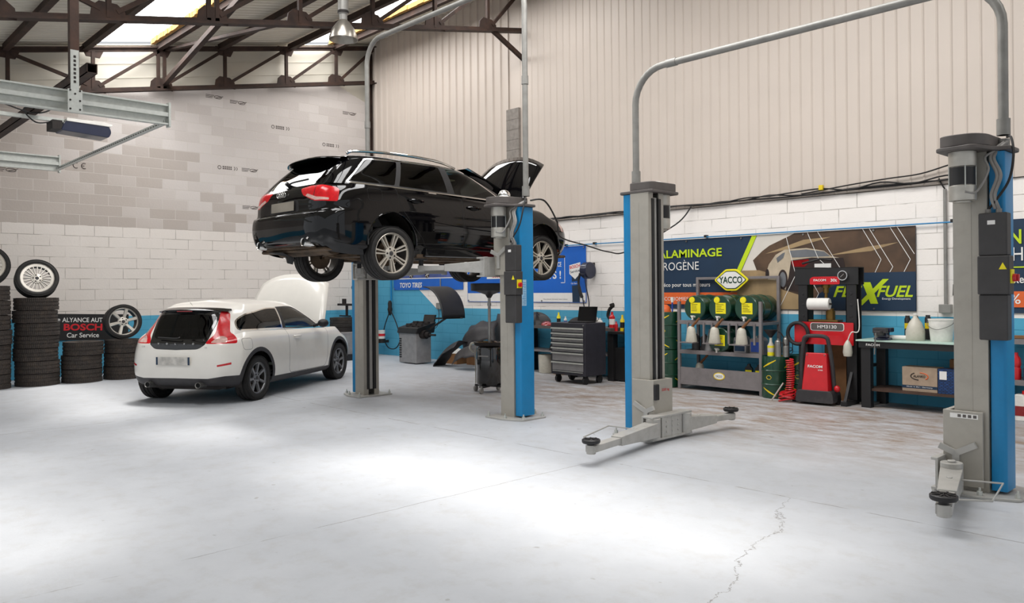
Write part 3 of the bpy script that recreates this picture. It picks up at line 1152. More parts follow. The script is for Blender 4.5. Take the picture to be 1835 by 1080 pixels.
MT['audi_black'] = mat('glossy black car paint', '#050507', .5, .0, var=.02, coat=1.0, spec=0.0)
MT['volvo_white'] = mat('pearl white car paint', '#e4e0d8', .3, .0, var=.01, coat=.6)
MT['barrel'] = mat('shade-darkened rim barrel', '#4a4744', .5, .5, var=.1)  # shade inside the rim is put into this darker tone
MT['gap'] = mat('panel gap shadow black', '#050505', .9)
MT['tint'] = glass('dark tinted car glass', '#15181a')
MT['clear'] = glass('greenish car glass', '#c9dccd')
MT['tail_red'] = mat('red tail light lens', '#c3101a', .2, var=.1, scale=30, coat=.3)
MT['tail_clear'] = mat('clear tail light lens', '#cfa9a0', .15, coat=1.0, var=.1, scale=40)
MT['seat'] = mat('dark car upholstery', '#4c4b4b', .85)

def interior(par, zf, x0, x1, wd, zb):
    w = MB()
    w.box(x0, x1, -wd, wd, zf, zf + .06)
    w.box(x1 - .25, x1 + .05, -wd, wd, zf, zb - .06)
    for s in (-1, 1):
        w.box(.95, 1.45, s * .38 - .24, s * .38 + .24, zf + .15, zf + .36)
        w.hexa([(.85, s * .38 - .23, zf + .3), (1.02, s * .38 - .23, zf + .3), (1.02, s * .38 + .23, zf + .3), (.85, s * .38 + .23, zf + .3),
                (.66, s * .38 - .2, zb + .0), (.78, s * .38 - .2, zb + .0), (.78, s * .38 + .2, zb + .0), (.66, s * .38 + .2, zb + .0)])
        w.box(.64, .75, s * .38 - .12, s * .38 + .12, zb + .04, zb + .2)
    w.box(.05, .5, -wd + .1, wd - .1, zf + .12, zf + .34)
    w.hexa([(-.1, -wd + .1, zf + .3), (.08, -wd + .1, zf + .3), (.08, wd - .1, zf + .3), (-.1, wd - .1, zf + .3), (-.25, -wd + .14, zb - .02), (-.12, -wd + .14, zb - .02), (-.12, wd - .14, zb - .02), (-.25, wd - .14, zb - .02)])
    w.box(x0, -.15, -wd, wd, zf, zb - .16)
    o = w.build('interior', 'seat', par, bev=.03)
    MB().box(-.15, 1.35, -.46, .46, zb + .345, zb + .36).build('headliner', 'pale_card', o)
    w = MB()
    ring = [(1.62 + .06 * math.sin(a), .38 + .18 * math.cos(a), zb - .02 + .17 * math.sin(a)) for a in [2 * PI * i / 20 for i in range(20)]]
    w.tube(ring, .014, 8, True)
    w.bar((1.62, .22, zb - .02), (1.62, .54, zb - .02), .03, .05)
    w.build('steering_wheel', 'black_plastic', o)

# ---- black estate on the lift
def audi():
    t = thing('estate_car', 'glossy black estate car raised on the lift with its bonnet open', 'car', (-8.66, 5.41, 1.67), 1.60)
    D = .10                                   # the wheels hang on their springs
    b = thing('tmp', 'x', 'x')
    bpy.data.objects.remove(b)
    low = [(-.86, .28, 3.38, .24, .80, .74, .72, .19, .19), (-.965, .34, 3.49, .31, .855, .835, .81, .29, .29), (-1.01, .47, 3.545, .45, .88, .862, .85, .44, .44),
           (-1.012, .585, 3.545, .57, .886, .868, .855, .58, .58), (-.995, .66, 3.52, .65, .884, .862, .85, .68, .67), (-.952, .69, 3.49, .69, .884, .855, .845, .73, .72),
           (-.945, .80, 3.43, .74, .878, .845, .83, .83, .80), (-.925, .93, 3.3, .79, .86, .82, .80, .945, .87), (-.875, 1.005, 3.15, .83, .815, .775, .76, 1.015, .90)]
    gh = [(-.872, 1.0, 2.40, .97, .812, .772, .78, 1.012, .965), (-.72, 1.17, 2.06, 1.15, .742, .70, .70, 1.18, 1.15), (-.535, 1.345, 1.66, 1.345, .625, .575, .58, 1.365, 1.355),
          (-.46, 1.385, 1.48, 1.395, .5, .46, .46, 1.42, 1.41), (-.42, 1.40, 1.4, 1.41, .0, .0, .0, 1.44, 1.435)]
    rg = []
    # side glass
    dlo = rnd([(-.60, 1.025), (1.98, .968), (1.92, 1.0), (1.36, 1.368), (1.10, 1.388), (.4, 1.392), (-.22, 1.366)], [.05, .01, .02, .2, .1, .2, .06])
    gap_reg = []
    gap_regions(rg, 'rear_door', rnd([(.075, 1.02), (.10, .80), (.34, .52), (.46, .40), (.50, .305), (1.14, .27), (1.10, 1.0)], [.01, .2, .2, .06, .03, .03, .01]), SIDE, is_side)
    gap_regions(rg, 'front_door', rnd([(1.12, 1.0), (1.16, .27), (2.13, .27), (2.20, .40), (2.17, .95)], [.01, .03, .05, .1, .02]), SIDE, is_side)
    rg.append(('window_trim', SIDE, dlo, is_side))
    rg.append(('pillars', SIDE, inset(dlo, .016), is_side))
    rg.append(('quarter', SIDE, rnd([(-.545, 1.05), (.09, 1.043), (.24, 1.362), (-.195, 1.345)], [.05, .02, .02, .05]), is_side))
    rg.append(('rear_win', SIDE, rnd([(.16, 1.04), (.925, 1.022), (.915, 1.368), (.31, 1.366)], .015), is_side))
    rg.append(('front_win', SIDE, rnd([(1.045, 1.017), (1.90, .995), (1.86, 1.01), (1.335, 1.352), (1.03, 1.366)], [.015, .02, .03, .15, .015]), is_side))
    gap_regions(rg, 'fuel_flap', rnd([(-.34, .83), (-.14, .83), (-.14, .98), (-.34, .98)], .04), SIDE, is_side, .004)
    # rear glass and tailgate
    tg = rnd([(.03, .665), (-.56, .665), (-.60, .70), (-.585, .96), (-.70, 1.01), (-.60, 1.30), (.03, 1.345)], [0, .06, .05, .02, .03, .05, 0])
    gap_regions(rg, 'tailgate', tg, REAR, is_rear)
    rg.append(('rear_screen', REAR, rnd([(.03, 1.03), (-.66, 1.03), (-.545, 1.315), (.03, 1.345)], [0, .05, .05, 0]), is_rear))
    rg.append(('plate_recess', REAR, rnd([(.03, .70), (-.335, .70), (-.32, .83), (.03, .835)], [0, .03, .03, 0]), is_rear))
    rg.append(('screen', REAR, rnd([(.03, .99), (-.70, 1.0), (-.54, 1.335), (.03, 1.365)], [0, .04, .04, 0]), is_front))
    tl = rnd([(-.405, .965), (-.37, .885), (-.20, .80), (-.02, .79), (.075, .79), (.085, .93), (.05, .955), (-.10, .985), (-.28, .985)], .025)
    rg.append(('tail_light', OBL, tl, is_rearq))
    rg.append(('tail_seam', OBL, [(-.222, .78), (-.214, .78), (-.182, 1.0), (-.19, 1.0)], lambda f: is_rearq(f) and inside((OBL[0] * f.calc_center_median().x + OBL[1] * f.calc_center_median().y, f.calc_center_median().z), tl)))
    rg.append(('tail_reverse', OBL, rnd([(-.33, .87), (-.19, .81), (-.02, .805), (-.02, .83), (-.17, .845), (-.3, .895)], .01), is_rearq))
    rg.append(('headlight', OBL, [(2.55, .62), (2.95, .62), (2.95, .74), (2.62, .76)], lambda f: f.calc_center_median().x > 2.9 and f.normal.x > .3))
    for cx in (0, 2.648):
        rg.append(('hole', SIDE, arch_poly(cx, .355 if cx == 0 else .35, .355), lambda f: is_side(f) and f.calc_center_median().z < .8))
    bm, lay, nm = car_shell(low, gh, rg, .62)
    P = lambda part, name, mt, side=0, par=None: shell_part(bm, lay, nm, part, name, mt, par or t, side)
    lift = []
    lift.append(P('body', 'body', 'audi_black'))
    for s in (-1, 1):
        o = P('rear_door', 'rear_door', 'audi_black', s); lift.append(o)
        P('gap_rear_door', 'panel_gap', 'gap', s, o)
        MB().tube(spl([(.24, s * .885, .872), (.30, s * .915, .875), (.40, s * .915, .872), (.46, s * .885, .868)], 4), .014, 8).build('door_handle', 'audi_black', o)
        MB().prism(ell(.35, .865, .075, .03), (0, s * .884, 0), (1, 0, 0), (0, 0, 1), .006).build('handle_recess', 'gap', o)
        P('rear_win', 'door_window', 'tint', s, o)
        o = P('front_door', 'front_door', 'audi_black', s); lift.append(o)
        P('gap_front_door', 'panel_gap', 'gap', s, o)
        MB().tube(spl([(1.2, s * .885, .845), (1.26, s * .915, .848), (1.36, s * .915, .845), (1.42, s * .885, .842)], 4), .014, 8).build('door_handle', 'audi_black', o)
        MB().prism(ell(1.31, .838, .075, .03), (0, s * .884, 0), (1, 0, 0), (0, 0, 1), .006).build('handle_recess', 'gap', o)
        P('front_win', 'door_window', 'clear', s, o)
        lift.append(P('quarter', 'quarter_window', 'tint', s))
        lift.append(P('tail_light', 'tail_light', 'tail_red', s))
        P('tail_reverse', 'reverse_lens', 'tail_clear', s, lift[-1])
        P('tail_seam', 'lens_seam', 'gap', s, lift[-1])
        lift.append(P('window_trim', 'window_trim', 'chrome', s))
        # mirror
        w = MB()
        w.add(*[[], []])
        w.tube(spl([(1.80, s * .80, 1.0), (1.80, s * .88, 1.02)], 2), .025, 8)
        w.tf((1.78, s * .97, 1.045), 0).ball((0, 0, 0), .085, .8, 16)
        o = w.build('door_mirror', 'chrome', t); lift.append(o)
        # roof rail
        rl = spl([(-.42, s * .545, 1.405), (-.32, s * .56, 1.44), (.1, s * .575, 1.465), (.6, s * .575, 1.468), (1.0, s * .57, 1.445), (1.26, s * .555, 1.395)], 8)
        lift.append(MB().tube(rl, .017, 10).build('roof_rail', 'chrome', t))
        # sill moulding and bump strip
        lift.append(MB().bar((.62, s * .888, .52), (2.15, s * .888, .50), .012, .03).build('door_moulding', 'audi_black', t))
        lift.append(MB().hexa([(.5, s * .80, .18), (2.25, s * .80, .18), (2.25, s * .87, .2), (.5, s * .87, .2), (.5, s * .83, .29), (2.25, s * .83, .29), (2.25, s * .888, .29), (.5, s * .888, .29)]).build('side_skirt', 'audi_black', t, bev=.01))
    lift.append(P('pillars', 'pillar_trim', 'black_plastic'))
    lift.append(P('screen', 'windscreen', 'clear'))
    tgo = P('tailgate', 'tailgate', 'audi_black'); lift.append(tgo)
    P('rear_screen', 'rear_window', 'tint', 0, tgo)
    P('gap_tailgate', 'panel_gap', 'gap', 0, tgo)
    P('gap_fuel_flap', 'panel_gap', 'gap', -1, lift[0])
    P('plate_recess', 'plate_recess', 'black_plastic', 0, tgo)
    P('headlight', 'headlight', 'tail_clear', 0, lift[0])
    P('fuel_flap', 'fuel_flap', 'audi_black', -1, lift[0])
    MB().hexa([(-.962, -.26, .715), (-.957, -.26, .715), (-.957, .26, .715), (-.962, .26, .715), (-.96, -.26, .825), (-.955, -.26, .825), (-.955, .26, .825), (-.96, .26, .825)]).build('number_plate', MT['blur_plate'], tgo)
    w = MB()
    for k in range(4):
        yy = (k - 1.5) * .046 + .05
        w.tube([(-.947, yy + .03 * math.cos(a), .918 + .03 * math.sin(a)) for a in [2 * PI * i / 20 for i in range(20)]], .0045, 6, True)
    w.build('badge', 'chrome', tgo)
    w = MB()
    w.tube(spl([(-.835, .05, 1.055), (-.87, -.1, 1.062), (-.86, -.42, 1.07)], 6), .011, 8)
    w.cyl((-.84, .05, 1.04), (-.88, .05, 1.07), .025, n=12)
    w.build('rear_wiper', 'black_plastic', tgo)
    # spoiler at the roof's trailing edge
    R = []
    for y in np.linspace(-.60, .60, 17):
        q = 1 - (abs(y) / .60) ** 4 * .55
        e = (abs(y) / .6) ** 3
        R.append([(-.47 + e * .06, y, 1.388 - e * .02), (-.60 - .06 * q + e * .1, y, 1.378 - e * .035), (-.655 - .03 * q + e * .12, y, 1.36 - e * .03), (-.63 + e * .1, y, 1.345 - e * .03), (-.52 + e * .04, y, 1.345 - e * .02), (-.47 + e * .06, y, 1.388 - e * .02)])
    lift.append(MB().grid(R).build('roof_spoiler', 'audi_black', t, ang=60))
    # bonnet, propped open
    R = []
    for i, u in enumerate(np.linspace(0, 1, 9)):
        row = []
        for v in np.linspace(-1, 1, 15):
            wd = .74 - .09 * u ** 2
            x = u * 1.0 - .12 * v * v * u
            z = .05 * math.sin(u * 2.2) - .10 * abs(v) ** 3.0 * (.3 + .7 * u) - .03 * v * v
            row.append(Vector((x, v * wd, z)))
        R.append(row)
    mr = Matrix.Translation((2.28, 0, 1.0)) @ Matrix.Rotation(-math.radians(49), 4, 'Y')
    R = [[mr @ p for p in r] for r in R]
    bo = MB().grid(R).build('bonnet', 'audi_black', t, solid=.02); lift.append(bo)
    w = MB()
    for sy in (-.35, .35):
        w.bar(mr @ Vector((.1, sy, -.03)), mr @ Vector((.8, sy * .9, -.02)), .05, .02)
    w.bar(mr @ Vector((.12, -.5, -.03)), mr @ Vector((.12, .5, -.03)), .05, .02)
    w.bar(mr @ Vector((.75, -.5, -.035)), mr @ Vector((.75, .5, -.035)), .05, .02)
    w.build('bonnet_ribs', 'black_plastic', bo)
    lift.append(MB().bar((2.35, -.5, .9), mr @ Vector((.7, -.45, -.06)), .015, .015).build('bonnet_strut', 'steel', t))
    # engine bay, underbody
    w = MB()
    w.box(2.2, 3.2, -.7, .7, .35, .80)
    w.box(2.5, 2.95, -.3, .3, .80, .86)
    lift.append(w.build('engine_bay', 'iron', t, bev=.03))
    w = MB()
    w.box(-.85, 3.3, -.74, .74, .24, .28)
    w.box(-.90, -.35, -.55, .55, .27, .36)
    w.box(.45, 2.2, -.25, .25, .17, .26)
    for s in (-1, 1):
        w.box(.4, 2.2, s * .76 - .06, s * .76 + .06, .17, .3)
    und = w.build('underbody', 'dirt_metal', t, bev=.02); lift.append(und)
    w = MB()
    w.cyl((-.62, -.58, .33), (-.62, .58, .33), .13, n=24)
    w.tube(spl([(-.5, .2, .3), (0.2, .22, .2), (1.0, .05, .17), (2.2, 0, .18)], 6), .035, 10)
    w.build('silencer', 'dirt_metal', und)
    for s in (-1, 1):
        w = MB().lathe([(.042, 0), (.047, -.01), (.047, .2), (.042, .2), (.040, .0), (.042, 0)], 20, (-.99, s * .52, .335), (1, 0, -.06))
        lift.append(w.build('exhaust_tip', 'chrome', t))
        MB().cyl((-.975, s * .52, .334), (-.97, s * .52, .334), .040, n=16).build('exhaust_bore', 'gap', lift[-1])
    w = MB()
    w.hexa([(-.93, -.46, .30), (-.9, -.46, .30), (-.9, .46, .30), (-.93, .46, .30), (-.985, -.44, .41), (-.95, -.44, .41), (-.95, .44, .41), (-.985, .44, .41)])
    lift.append(w.build('rear_diffuser', MT['shiny_dark'], t, bev=.01))
    w = MB()
    w.add([(-.9, .45, .25), (-.9, .12, .24), (-.75, .10, .18), (-.78, .22, .12), (-.80, .06, .10), (-.7, .40, .22)], [(0, 1, 2, 5), (5, 2, 3), (2, 4, 3)])
    lift.append(w.build('hanging_liner', 'black_plastic', t, solid=.01))
    w = MB()
    w.tube([(0, -.62, .27), (0, -.3, .25), (0, .3, .25), (0, .62, .27)], .03, 10)
    w.box(-.12, .14, -.3, .3, .2, .36)
    for s in (-1, 1):
        w.bar((-.22, s * .25, .25), (0, s * .66, .25), .05, .05)
        w.bar((.3, s * .35, .27), (.02, s * .66, .22), .05, .05)
        w.cyl((.1, s * .5, .26), (.1, s * .5, .55), .05, n=14)
    lift.append(w.build('rear_axle', 'dirt_metal', t))
    # wheel wells
    for cx in (0, 2.648):
        for s in (-1, 1):
            w = MB()
            n = 20
            prof = [(cx + .37 * math.cos(-.3 + (PI + .6) * i / n), .355 + .37 * math.sin(-.3 + (PI + .6) * i / n)) for i in range(n + 1)]
            w.grid([[(x, s * y, z) for y in (.45, .62, .80)] for x, z in prof])
            w.add([(x, s * .45, z) for x, z in prof], [tuple(range(n + 1))])
            lift.append(w.build('wheel_arch_liner', 'iron', t))
            # rolled lip
            w = MB()
            lip = []
            for i in range(25):
                a = -.12 + (PI + .24) * i / 24
                lip.append((cx + .357 * math.cos(a), s * (.868 if cx else .872), .353 + .357 * math.sin(a)))
            w.tube(lip, .012, 8)
            lift.append(w.build('arch_lip', 'audi_black', t))
    interior(t, .34, -.7, 2.0, .70, 1.0)
    lift.append(t.children[-1])
    MB().prism(ell(0, 0, .001), (0, 0, 0), (1, 0, 0), (0, 1, 0), .001) if 0 else None
    MB().box(.62, .70, -.893, -.890, .513, .53).build('sill_badge', 'white_print', lift[0])
    for o in lift:
        o.location.z += D
    for cx in (0, 2.648):
        for s in (-1, 1):
            wheel(t, (cx, s * .765, .32), .322, .225, .235, 'twin7', face=s, rot=.12 if cx else .35)
    return t

def volvo():
    t = thing('hatchback_car', 'white three-door hatchback with black glass tailgate and raised bonnet', 'car', (-11.36, 4.62, 0), 2.16)
    low = [(-.56, .25, 3.34, .22, .80, .72, .70, .20, .20), (-.665, .29, 3.46, .28, .86, .80, .80, .26, .26), (-.705, .39, 3.50, .40, .885, .84, .85, .41, .41),
           (-.712, .51, 3.50, .52, .891, .85, .86, .55, .55), (-.695, .64, 3.47, .64, .892, .855, .85, .68, .68), (-.665, .755, 3.38, .73, .885, .845, .83, .81, .79),
           (-.64, .84, 3.24, .79, .865, .82, .80, .905, .865), (-.60, .905, 3.10, .83, .81, .74, .76, .985, .92)]
    gh = [(-.605, .90, 2.42, .94, .805, .715, .77, .98, .955), (-.52, 1.06, 2.10, 1.13, .745, .62, .70, 1.15, 1.13), (-.41, 1.27, 1.72, 1.325, .635, .535, .58, 1.315, 1.32),
          (-.33, 1.315, 1.52, 1.385, .5, .42, .46, 1.385, 1.39), (-.28, 1.335, 1.45, 1.405, 0, 0, 0, 1.43, 1.43)]
    rg = []
    gap_regions(rg, 'door', rnd([(.845, .99), (.85, .36), (.90, .30), (2.08, .29), (2.15, .42), (2.19, .93)], [.02, .08, .05, .06, .15, .02]), SIDE, is_side)
    sillp = [(.30, .1), (2.32, .1), (2.30, .285), (.36, .30)]
    rg.append(('sill', SIDE, sillp, is_side))
    rg.append(('quarter_trim', SIDE, rnd([(-.285, 1.005), (.79, .985), (.84, 1.30), (.55, 1.305), (-.03, 1.235), (-.235, 1.14)], [.08, .01, .01, .2, .15, .1]), is_side))
    rg.append(('quarter', SIDE, rnd([(-.26, 1.02), (.77, 1.0), (.81, 1.285), (.55, 1.29), (-.02, 1.22), (-.215, 1.13)], [.08, .01, .01, .2, .15, .1]), is_side))
    rg.append(('door_frame', SIDE, rnd([(.80, .985), (2.06, .94), (2.0, 1.0), (1.47, 1.30), (1.2, 1.315), (.85, 1.31)], [.01, .03, .05, .15, .1, .01]), is_side))
    rg.append(('door_win', SIDE, rnd([(.90, 1.0), (1.93, .965), (1.88, 1.01), (1.42, 1.275), (1.2, 1.29), (.915, 1.288)], [.01, .03, .05, .15, .1, .01]), is_side))
    gap_regions(rg, 'fuel_flap', rnd([(-.36, .74), (-.17, .74), (-.17, .90), (-.36, .90)], .05), SIDE, is_side, .004)
    rg.append(('rear_apron', REAR, [(.03, .1), (-.95, .1), (-.95, .40), (-.70, .40), (-.5, .37), (.03, .375)], lambda f: is_rearq(f) and f.calc_center_median().x < -.33))
    for cx, r in ((0, .43), (2.645, .425)):
        rg.append(('arch_trim%d' % (cx > 0), SIDE, arch_poly(cx, .33, r), lambda f: is_side(f) and f.calc_center_median().z < .9))
    gap_regions(rg, 'tailgate', rnd([(.03, .755), (-.34, .765), (-.43, .83), (-.45, .90), (-.50, 1.26), (.03, 1.30)], [0, .06, .03, .1, .04, 0]), REAR, is_rear, .006)
    rg.append(('rear_screen', REAR, rnd([(.03, .90), (-.40, .905), (-.455, 1.22), (.03, 1.25)], [0, .06, .06, 0]), is_rear))
    rg.append(('screen', REAR, rnd([(.03, .965), (-.70, .975), (-.53, 1.305), (.03, 1.345)], [0, .04, .04, 0]), is_front))
    tl = rnd([(-.14, .838), (.265, .838), (.27, .90), (.25, .95), (.195, .985), (.245, 1.25), (.115, 1.272), (.0, .965), (-.085, .90)], [.03, .03, .03, .05, .08, .03, .03, .1, .06])
    rg.append(('tail_light', OBL, tl, lambda f: is_rearq(f) and f.calc_center_median().x < -.15))
    rg.append(('tail_inner', OBL, rnd([(-.08, .852), (.13, .852), (.15, .92), (.07, .945), (-.0, .91)], .03), is_rearq))
    rg.append(('reflector', OBL, rnd([(-.02, .53), (.17, .555), (.17, .585), (-.02, .555)], .008), is_rearq))
    rg.append(('headlight', SIDE, rnd([(3.05, .70), (3.28, .66), (3.2, .78), (3.0, .82)], .02), is_side))
    for cx in (0, 2.645):
        rg.append(('hole', SIDE, arch_poly(cx, .335, .365), lambda f: is_side(f) and f.calc_center_median().z < .8))
    bm, lay, nm = car_shell(low, gh, rg, 1.4)
    P = lambda part, name, mt, side=0, par=None: shell_part(bm, lay, nm, part, name, mt, par or t, side)
    bd = P('body', 'body', 'volvo_white')
    P('gap_fuel_flap', 'panel_gap', 'gap', -1, bd)
    P('rear_apron', 'rear_apron', 'dark_plastic')
    P('sill', 'sill_trim', 'dark_plastic', -1)
    P('sill', 'sill_trim', 'dark_plastic', 1)
    for s in (-1, 1):
        o = P('door', 'door', 'volvo_white', s)
        P('gap_door', 'panel_gap', 'gap', s, o)
        P('arch_trim0', 'arch_trim', 'dark_plastic', s)
        P('arch_trim1', 'arch_trim', 'dark_plastic', s)
        MB().tube(spl([(1.0, s * .885, .85), (1.05, s * .915, .853), (1.15, s * .915, .852), (1.2, s * .885, .848)], 4), .016, 8).build('door_handle', 'volvo_white', o)
        P('door_win', 'door_window', 'clear', s, o)
        P('quarter', 'quarter_window', 'tint', s)
        q = P('tail_light', 'tail_light', 'tail_red', s)
        P('tail_inner', 'clear_lens', 'tail_clear', s, q)
        P('reflector', 'bumper_reflector', 'tail_red', s)
        P('headlight', 'headlight', 'tail_clear', s)
        w = MB()
        w.tube([(1.82, s * .80, .97), (1.80, s * .9, 1.0)], .025, 8)
        w.tf((1.78, s * .99, 1.02)).ball((0, 0, 0), .09, .75, 16)
        w.build('door_mirror', 'black_plastic', t)
    P('door_frame', 'window_frame', 'black_plastic')
    P('quarter_trim', 'quarter_trim', 'chrome')
    P('screen', 'windscreen', 'clear')
    tg = P('tailgate', 'tailgate', MT['piano'])
    P('rear_screen', 'rear_window', 'tint', 0, tg)
    P('gap_tailgate', 'panel_gap', 'gap', 0, tg)
    P('fuel_flap', 'fuel_flap', 'volvo_white', -1, bd)
    for k, chx in enumerate('VOLVO'):
        text(chx, 'chrome', tg, (-.668 + .012 * abs(k - 2) * .3, (2 - k) * .135, .842), (PI / 2 - .25, 0, -PI / 2), None, .026, .01, 'lettering')
    w = MB()
    w.tube(spl([(-.635, -.05, .93), (-.655, .0, .915), (-.625, .3, .925)], 6), .009, 6)
    w.build('rear_wiper', 'black_plastic', tg)
    R = []
    for y in np.linspace(-.55, .55, 17):
        e = (abs(y) / .55) ** 2.5
        f = e * .20
        R.append([(-.33 + f * .8, y, 1.335 - e * .03), (-.43 + f, y, 1.318 - e * .03), (-.465 + f, y, 1.30 - e * .03), (-.44 + f, y, 1.28 - e * .025), (-.36 + f, y, 1.275 - e * .02), (-.33 + f * .8, y, 1.335 - e * .03)])
    w = MB().grid(R)
    w.build('roof_spoiler', MT['piano'], t, ang=60)
    MB().box(-.462, -.455, -.12, .12, 1.272, 1.285).build('brake_light', 'dark_red', t)
    w = MB()
    w.box(-.728, -.722, -.26, .26, .555, .665)
    pl = w.build('number_plate', MT['blur_plate2'], t)
    for s in (-1, 1):
        MB().box(-.7295, -.7285, s * .245 - .014, s * .245 + .014, .557, .663).build('plate_band', 'navy', pl)
    text('C30', 'steel', bd, (-.668, .50, .80), (PI / 2, 0, -PI / 2), None, .022, .01, 'badge')
    text('D5', 'steel', bd, (-.668, -.47, .79), (PI / 2, 0, -PI / 2), None, .022, .01, 'badge')
    # bonnet raised
    R = []
    for u in np.linspace(0, 1, 9):
        row = []
        for v in np.linspace(-1, 1, 15):
            row.append(Vector((u * .98 - .14 * v * v * u, v * (.74 - .10 * u ** 2), .07 * math.sin(u * 2.4) - .09 * abs(v) ** 3 * (.3 + .7 * u) - .02 * v * v)))
        R.append(row)
    mr = Matrix.Translation((2.27, 0, .96)) @ Matrix.Rotation(-math.radians(62), 4, 'Y')
    bo = MB().grid([[mr @ p for p in r] for r in R]).build('bonnet', 'volvo_white', t, solid=.02)
    w = MB()
    w.box(2.25, 3.15, -.68, .68, .32, .80)
    w.box(2.5, 2.9, -.3, .3, .80, .87)
    w.build('engine_bay', 'iron', t, bev=.03)
    w = MB()
    w.box(-.40, 3.1, -.60, .60, .2, .25)
    w.box(-.35, .4, -.45, .45, .18, .3)
    w.build('underbody', 'iron', t)
    for s in (-1, 1):
        w = MB().lathe([(.036, 0), (.042, -.008), (.042, .16), (.036, .16), (.034, 0), (.036, 0)], 20, (-.735, s * .39, .285), (1, 0, 0))
        e = w.build('exhaust_tip', 'steel', t)
        MB().cyl((-.72, s * .39, .285), (-.715, s * .39, .285), .035, n=16).build('exhaust_bore', 'gap', e)
        w = MB()
        for cx in (0, 2.645):
            n = 20
            prof = [(cx + .38 * math.cos(-.3 + (PI + .6) * i / n), .335 + .38 * math.sin(-.3 + (PI + .6) * i / n)) for i in range(n + 1)]
            w = MB()
            w.grid([[(x, s * y, z) for y in (.45, .62, .82)] for x, z in prof])
            w.add([(x, s * .45, z) for x, z in prof], [tuple(range(n + 1))])
            w.build('wheel_arch_liner', 'iron', t)
    interior(t, .30, -.5, 2.05, .70, .93)
    w = MB()
    w.tube([(-.28, 0, 1.36), (-.33, 0, 1.40)], .006, 6)
    w.build('aerial', 'white', t)
    for cx in (0, 2.645):
        for s in (-1, 1):
            wheel(t, (cx, s * .768, .316), .316, .205, .213, 'seven', face=s, rim='grey_alloy', rot=.2 if cx else .5)
    return t
MT['blur_plate'] = mat('number plate', '#8d867a', .5, scale=3, var=.12)
MT['blur_plate2'] = mat('white number plate', '#c3bfb8', .5, scale=12, var=.16)
MT['piano'] = mat('gloss black tailgate', '#0c0c0d', .12, coat=1.0)
MT['shiny_dark'] = mat('satin dark diffuser', '#3a3733', .25, .7)
audi()
volvo()

# ------------------------------------------------------------ banners on the right-hand wall
def flat(name, pts, lay, mt, par, n=(0, -1, 0)):
    """printed area on a wall banner, pts in wall X,Z"""
    k = len(pts)
    return MB().add([(x, -.0012 * lay, z) for x, z in pts], [tuple(range(k))]).build(name, mt, par)
def stroke(name, pts, lay, mt, par, wd=.008):
    w = MB()
    for a, b in zip(pts[:-1], pts[1:]):
        d = Vector((b[0] - a[0], b[1] - a[1])).normalized() * wd / 2
        w.add([(a[0] - d.y, -.0012 * lay, a[1] + d.x), (a[0] + d.y, -.0012 * lay, a[1] - d.x), (b[0] + d.y, -.0012 * lay, b[1] - d.x), (b[0] - d.y, -.0012 * lay, b[1] + d.x)], [(0, 1, 2, 3)])
    return w.build(name, mt, par)
def banner(name, label, x0, x1, z0, z1, mt, wob=.006):
    t = thing(name, label, 'banner', (0, YW - .02, 0))
    w = MB()
    w.box(x0, x1, 0, .006, z0, z1)
    w.build('sheet', mt, t)
    w = MB()
    k = max(3, int((x1 - x0) / .5))
    for i in range(k + 1):
        for z in (z0 + .03, z1 - .03):
            x = x0 + .04 + (x1 - x0 - .08) * i / k
            MB().cyl((x, -.016, z), (x, 0, z), .014, n=10).build('eyelet', 'steel', t) if i % 2 == 0 else None
    return t
def lay(k):
    return -.0012 * k - .0004

MT['hill'] = mat('printed brown hillside', '#5b4431', .55, var=.3, scale=2.2, dirt='#241c18', dirt_amt=.8)
MT['sand'] = mat('printed sandy road', '#a98f68', .55, var=.15, scale=2, dirt='#6d5a45', dirt_amt=.6)
MT['print_sky'] = mat('printed pale sky', '#d9d2c8', .55, var=.04, scale=2)
MT['print_car'] = mat('printed silver car', '#c4b49c', .5, var=.12, scale=5)
MT['print_dark'] = mat('printed dark brown', '#2b1c18', .5, var=.2, scale=4)
MT['print_glass'] = mat('printed car window', '#6d7074', .5, var=.1, scale=4)

b = banner('advertising_banner', 'long banner with ALAMINAGE, a speeding car and FLEXFUEL above the oil rack and press', -8.3, -3.785, 1.215, 2.325, 'navy')
flat('print_sky', [(-6.03, 2.32), (-5.2, 2.32), (-5.4, 1.8), (-6.3, 1.78)], 1, 'print_sky', b)
flat('hillside', [(-6.1, 1.95), (-5.95, 2.08), (-5.83, 2.16), (-5.58, 2.26), (-5.44, 2.32), (-3.787, 2.318), (-3.787, 1.70), (-4.54, 1.70), (-5.2, 1.25), (-6.0, 1.70)], 2, 'hill', b)
flat('road', [(-6.28, 1.80), (-6.0, 1.80), (-5.83, 1.75), (-5.61, 1.5), (-5.34, 1.42), (-4.9, 1.22), (-6.36, 1.22), (-6.5, 1.45)], 3, 'sand', b)
flat('hill_streak', [(-5.9, 2.04), (-5.3, 2.22), (-4.9, 2.24), (-5.5, 2.1)], 3, 'sand', b)
flat('hill_streak', [(-4.95, 1.98), (-4.4, 2.08), (-4.0, 2.12), (-4.35, 2.02)], 3, 'sand', b)
car = [(-5.89, 1.74), (-5.84, 1.88), (-5.73, 2.02), (-5.59, 2.09), (-5.26, 2.10), (-5.0, 2.05), (-4.9, 1.97), (-4.73, 1.93), (-4.7, 1.81), (-4.73, 1.62), (-5.37, 1.47), (-5.58, 1.5), (-5.67, 1.63), (-5.86, 1.66)]
flat('printed_car', car, 4, 'print_car', b)
flat('printed_car_rear', [(-5.49, 1.93), (-5.18, 1.96), (-4.73, 1.94), (-4.7, 1.81), (-4.73, 1.62), (-5.37, 1.47), (-5.58, 1.5), (-5.53, 1.7)], 5, 'print_dark', b)
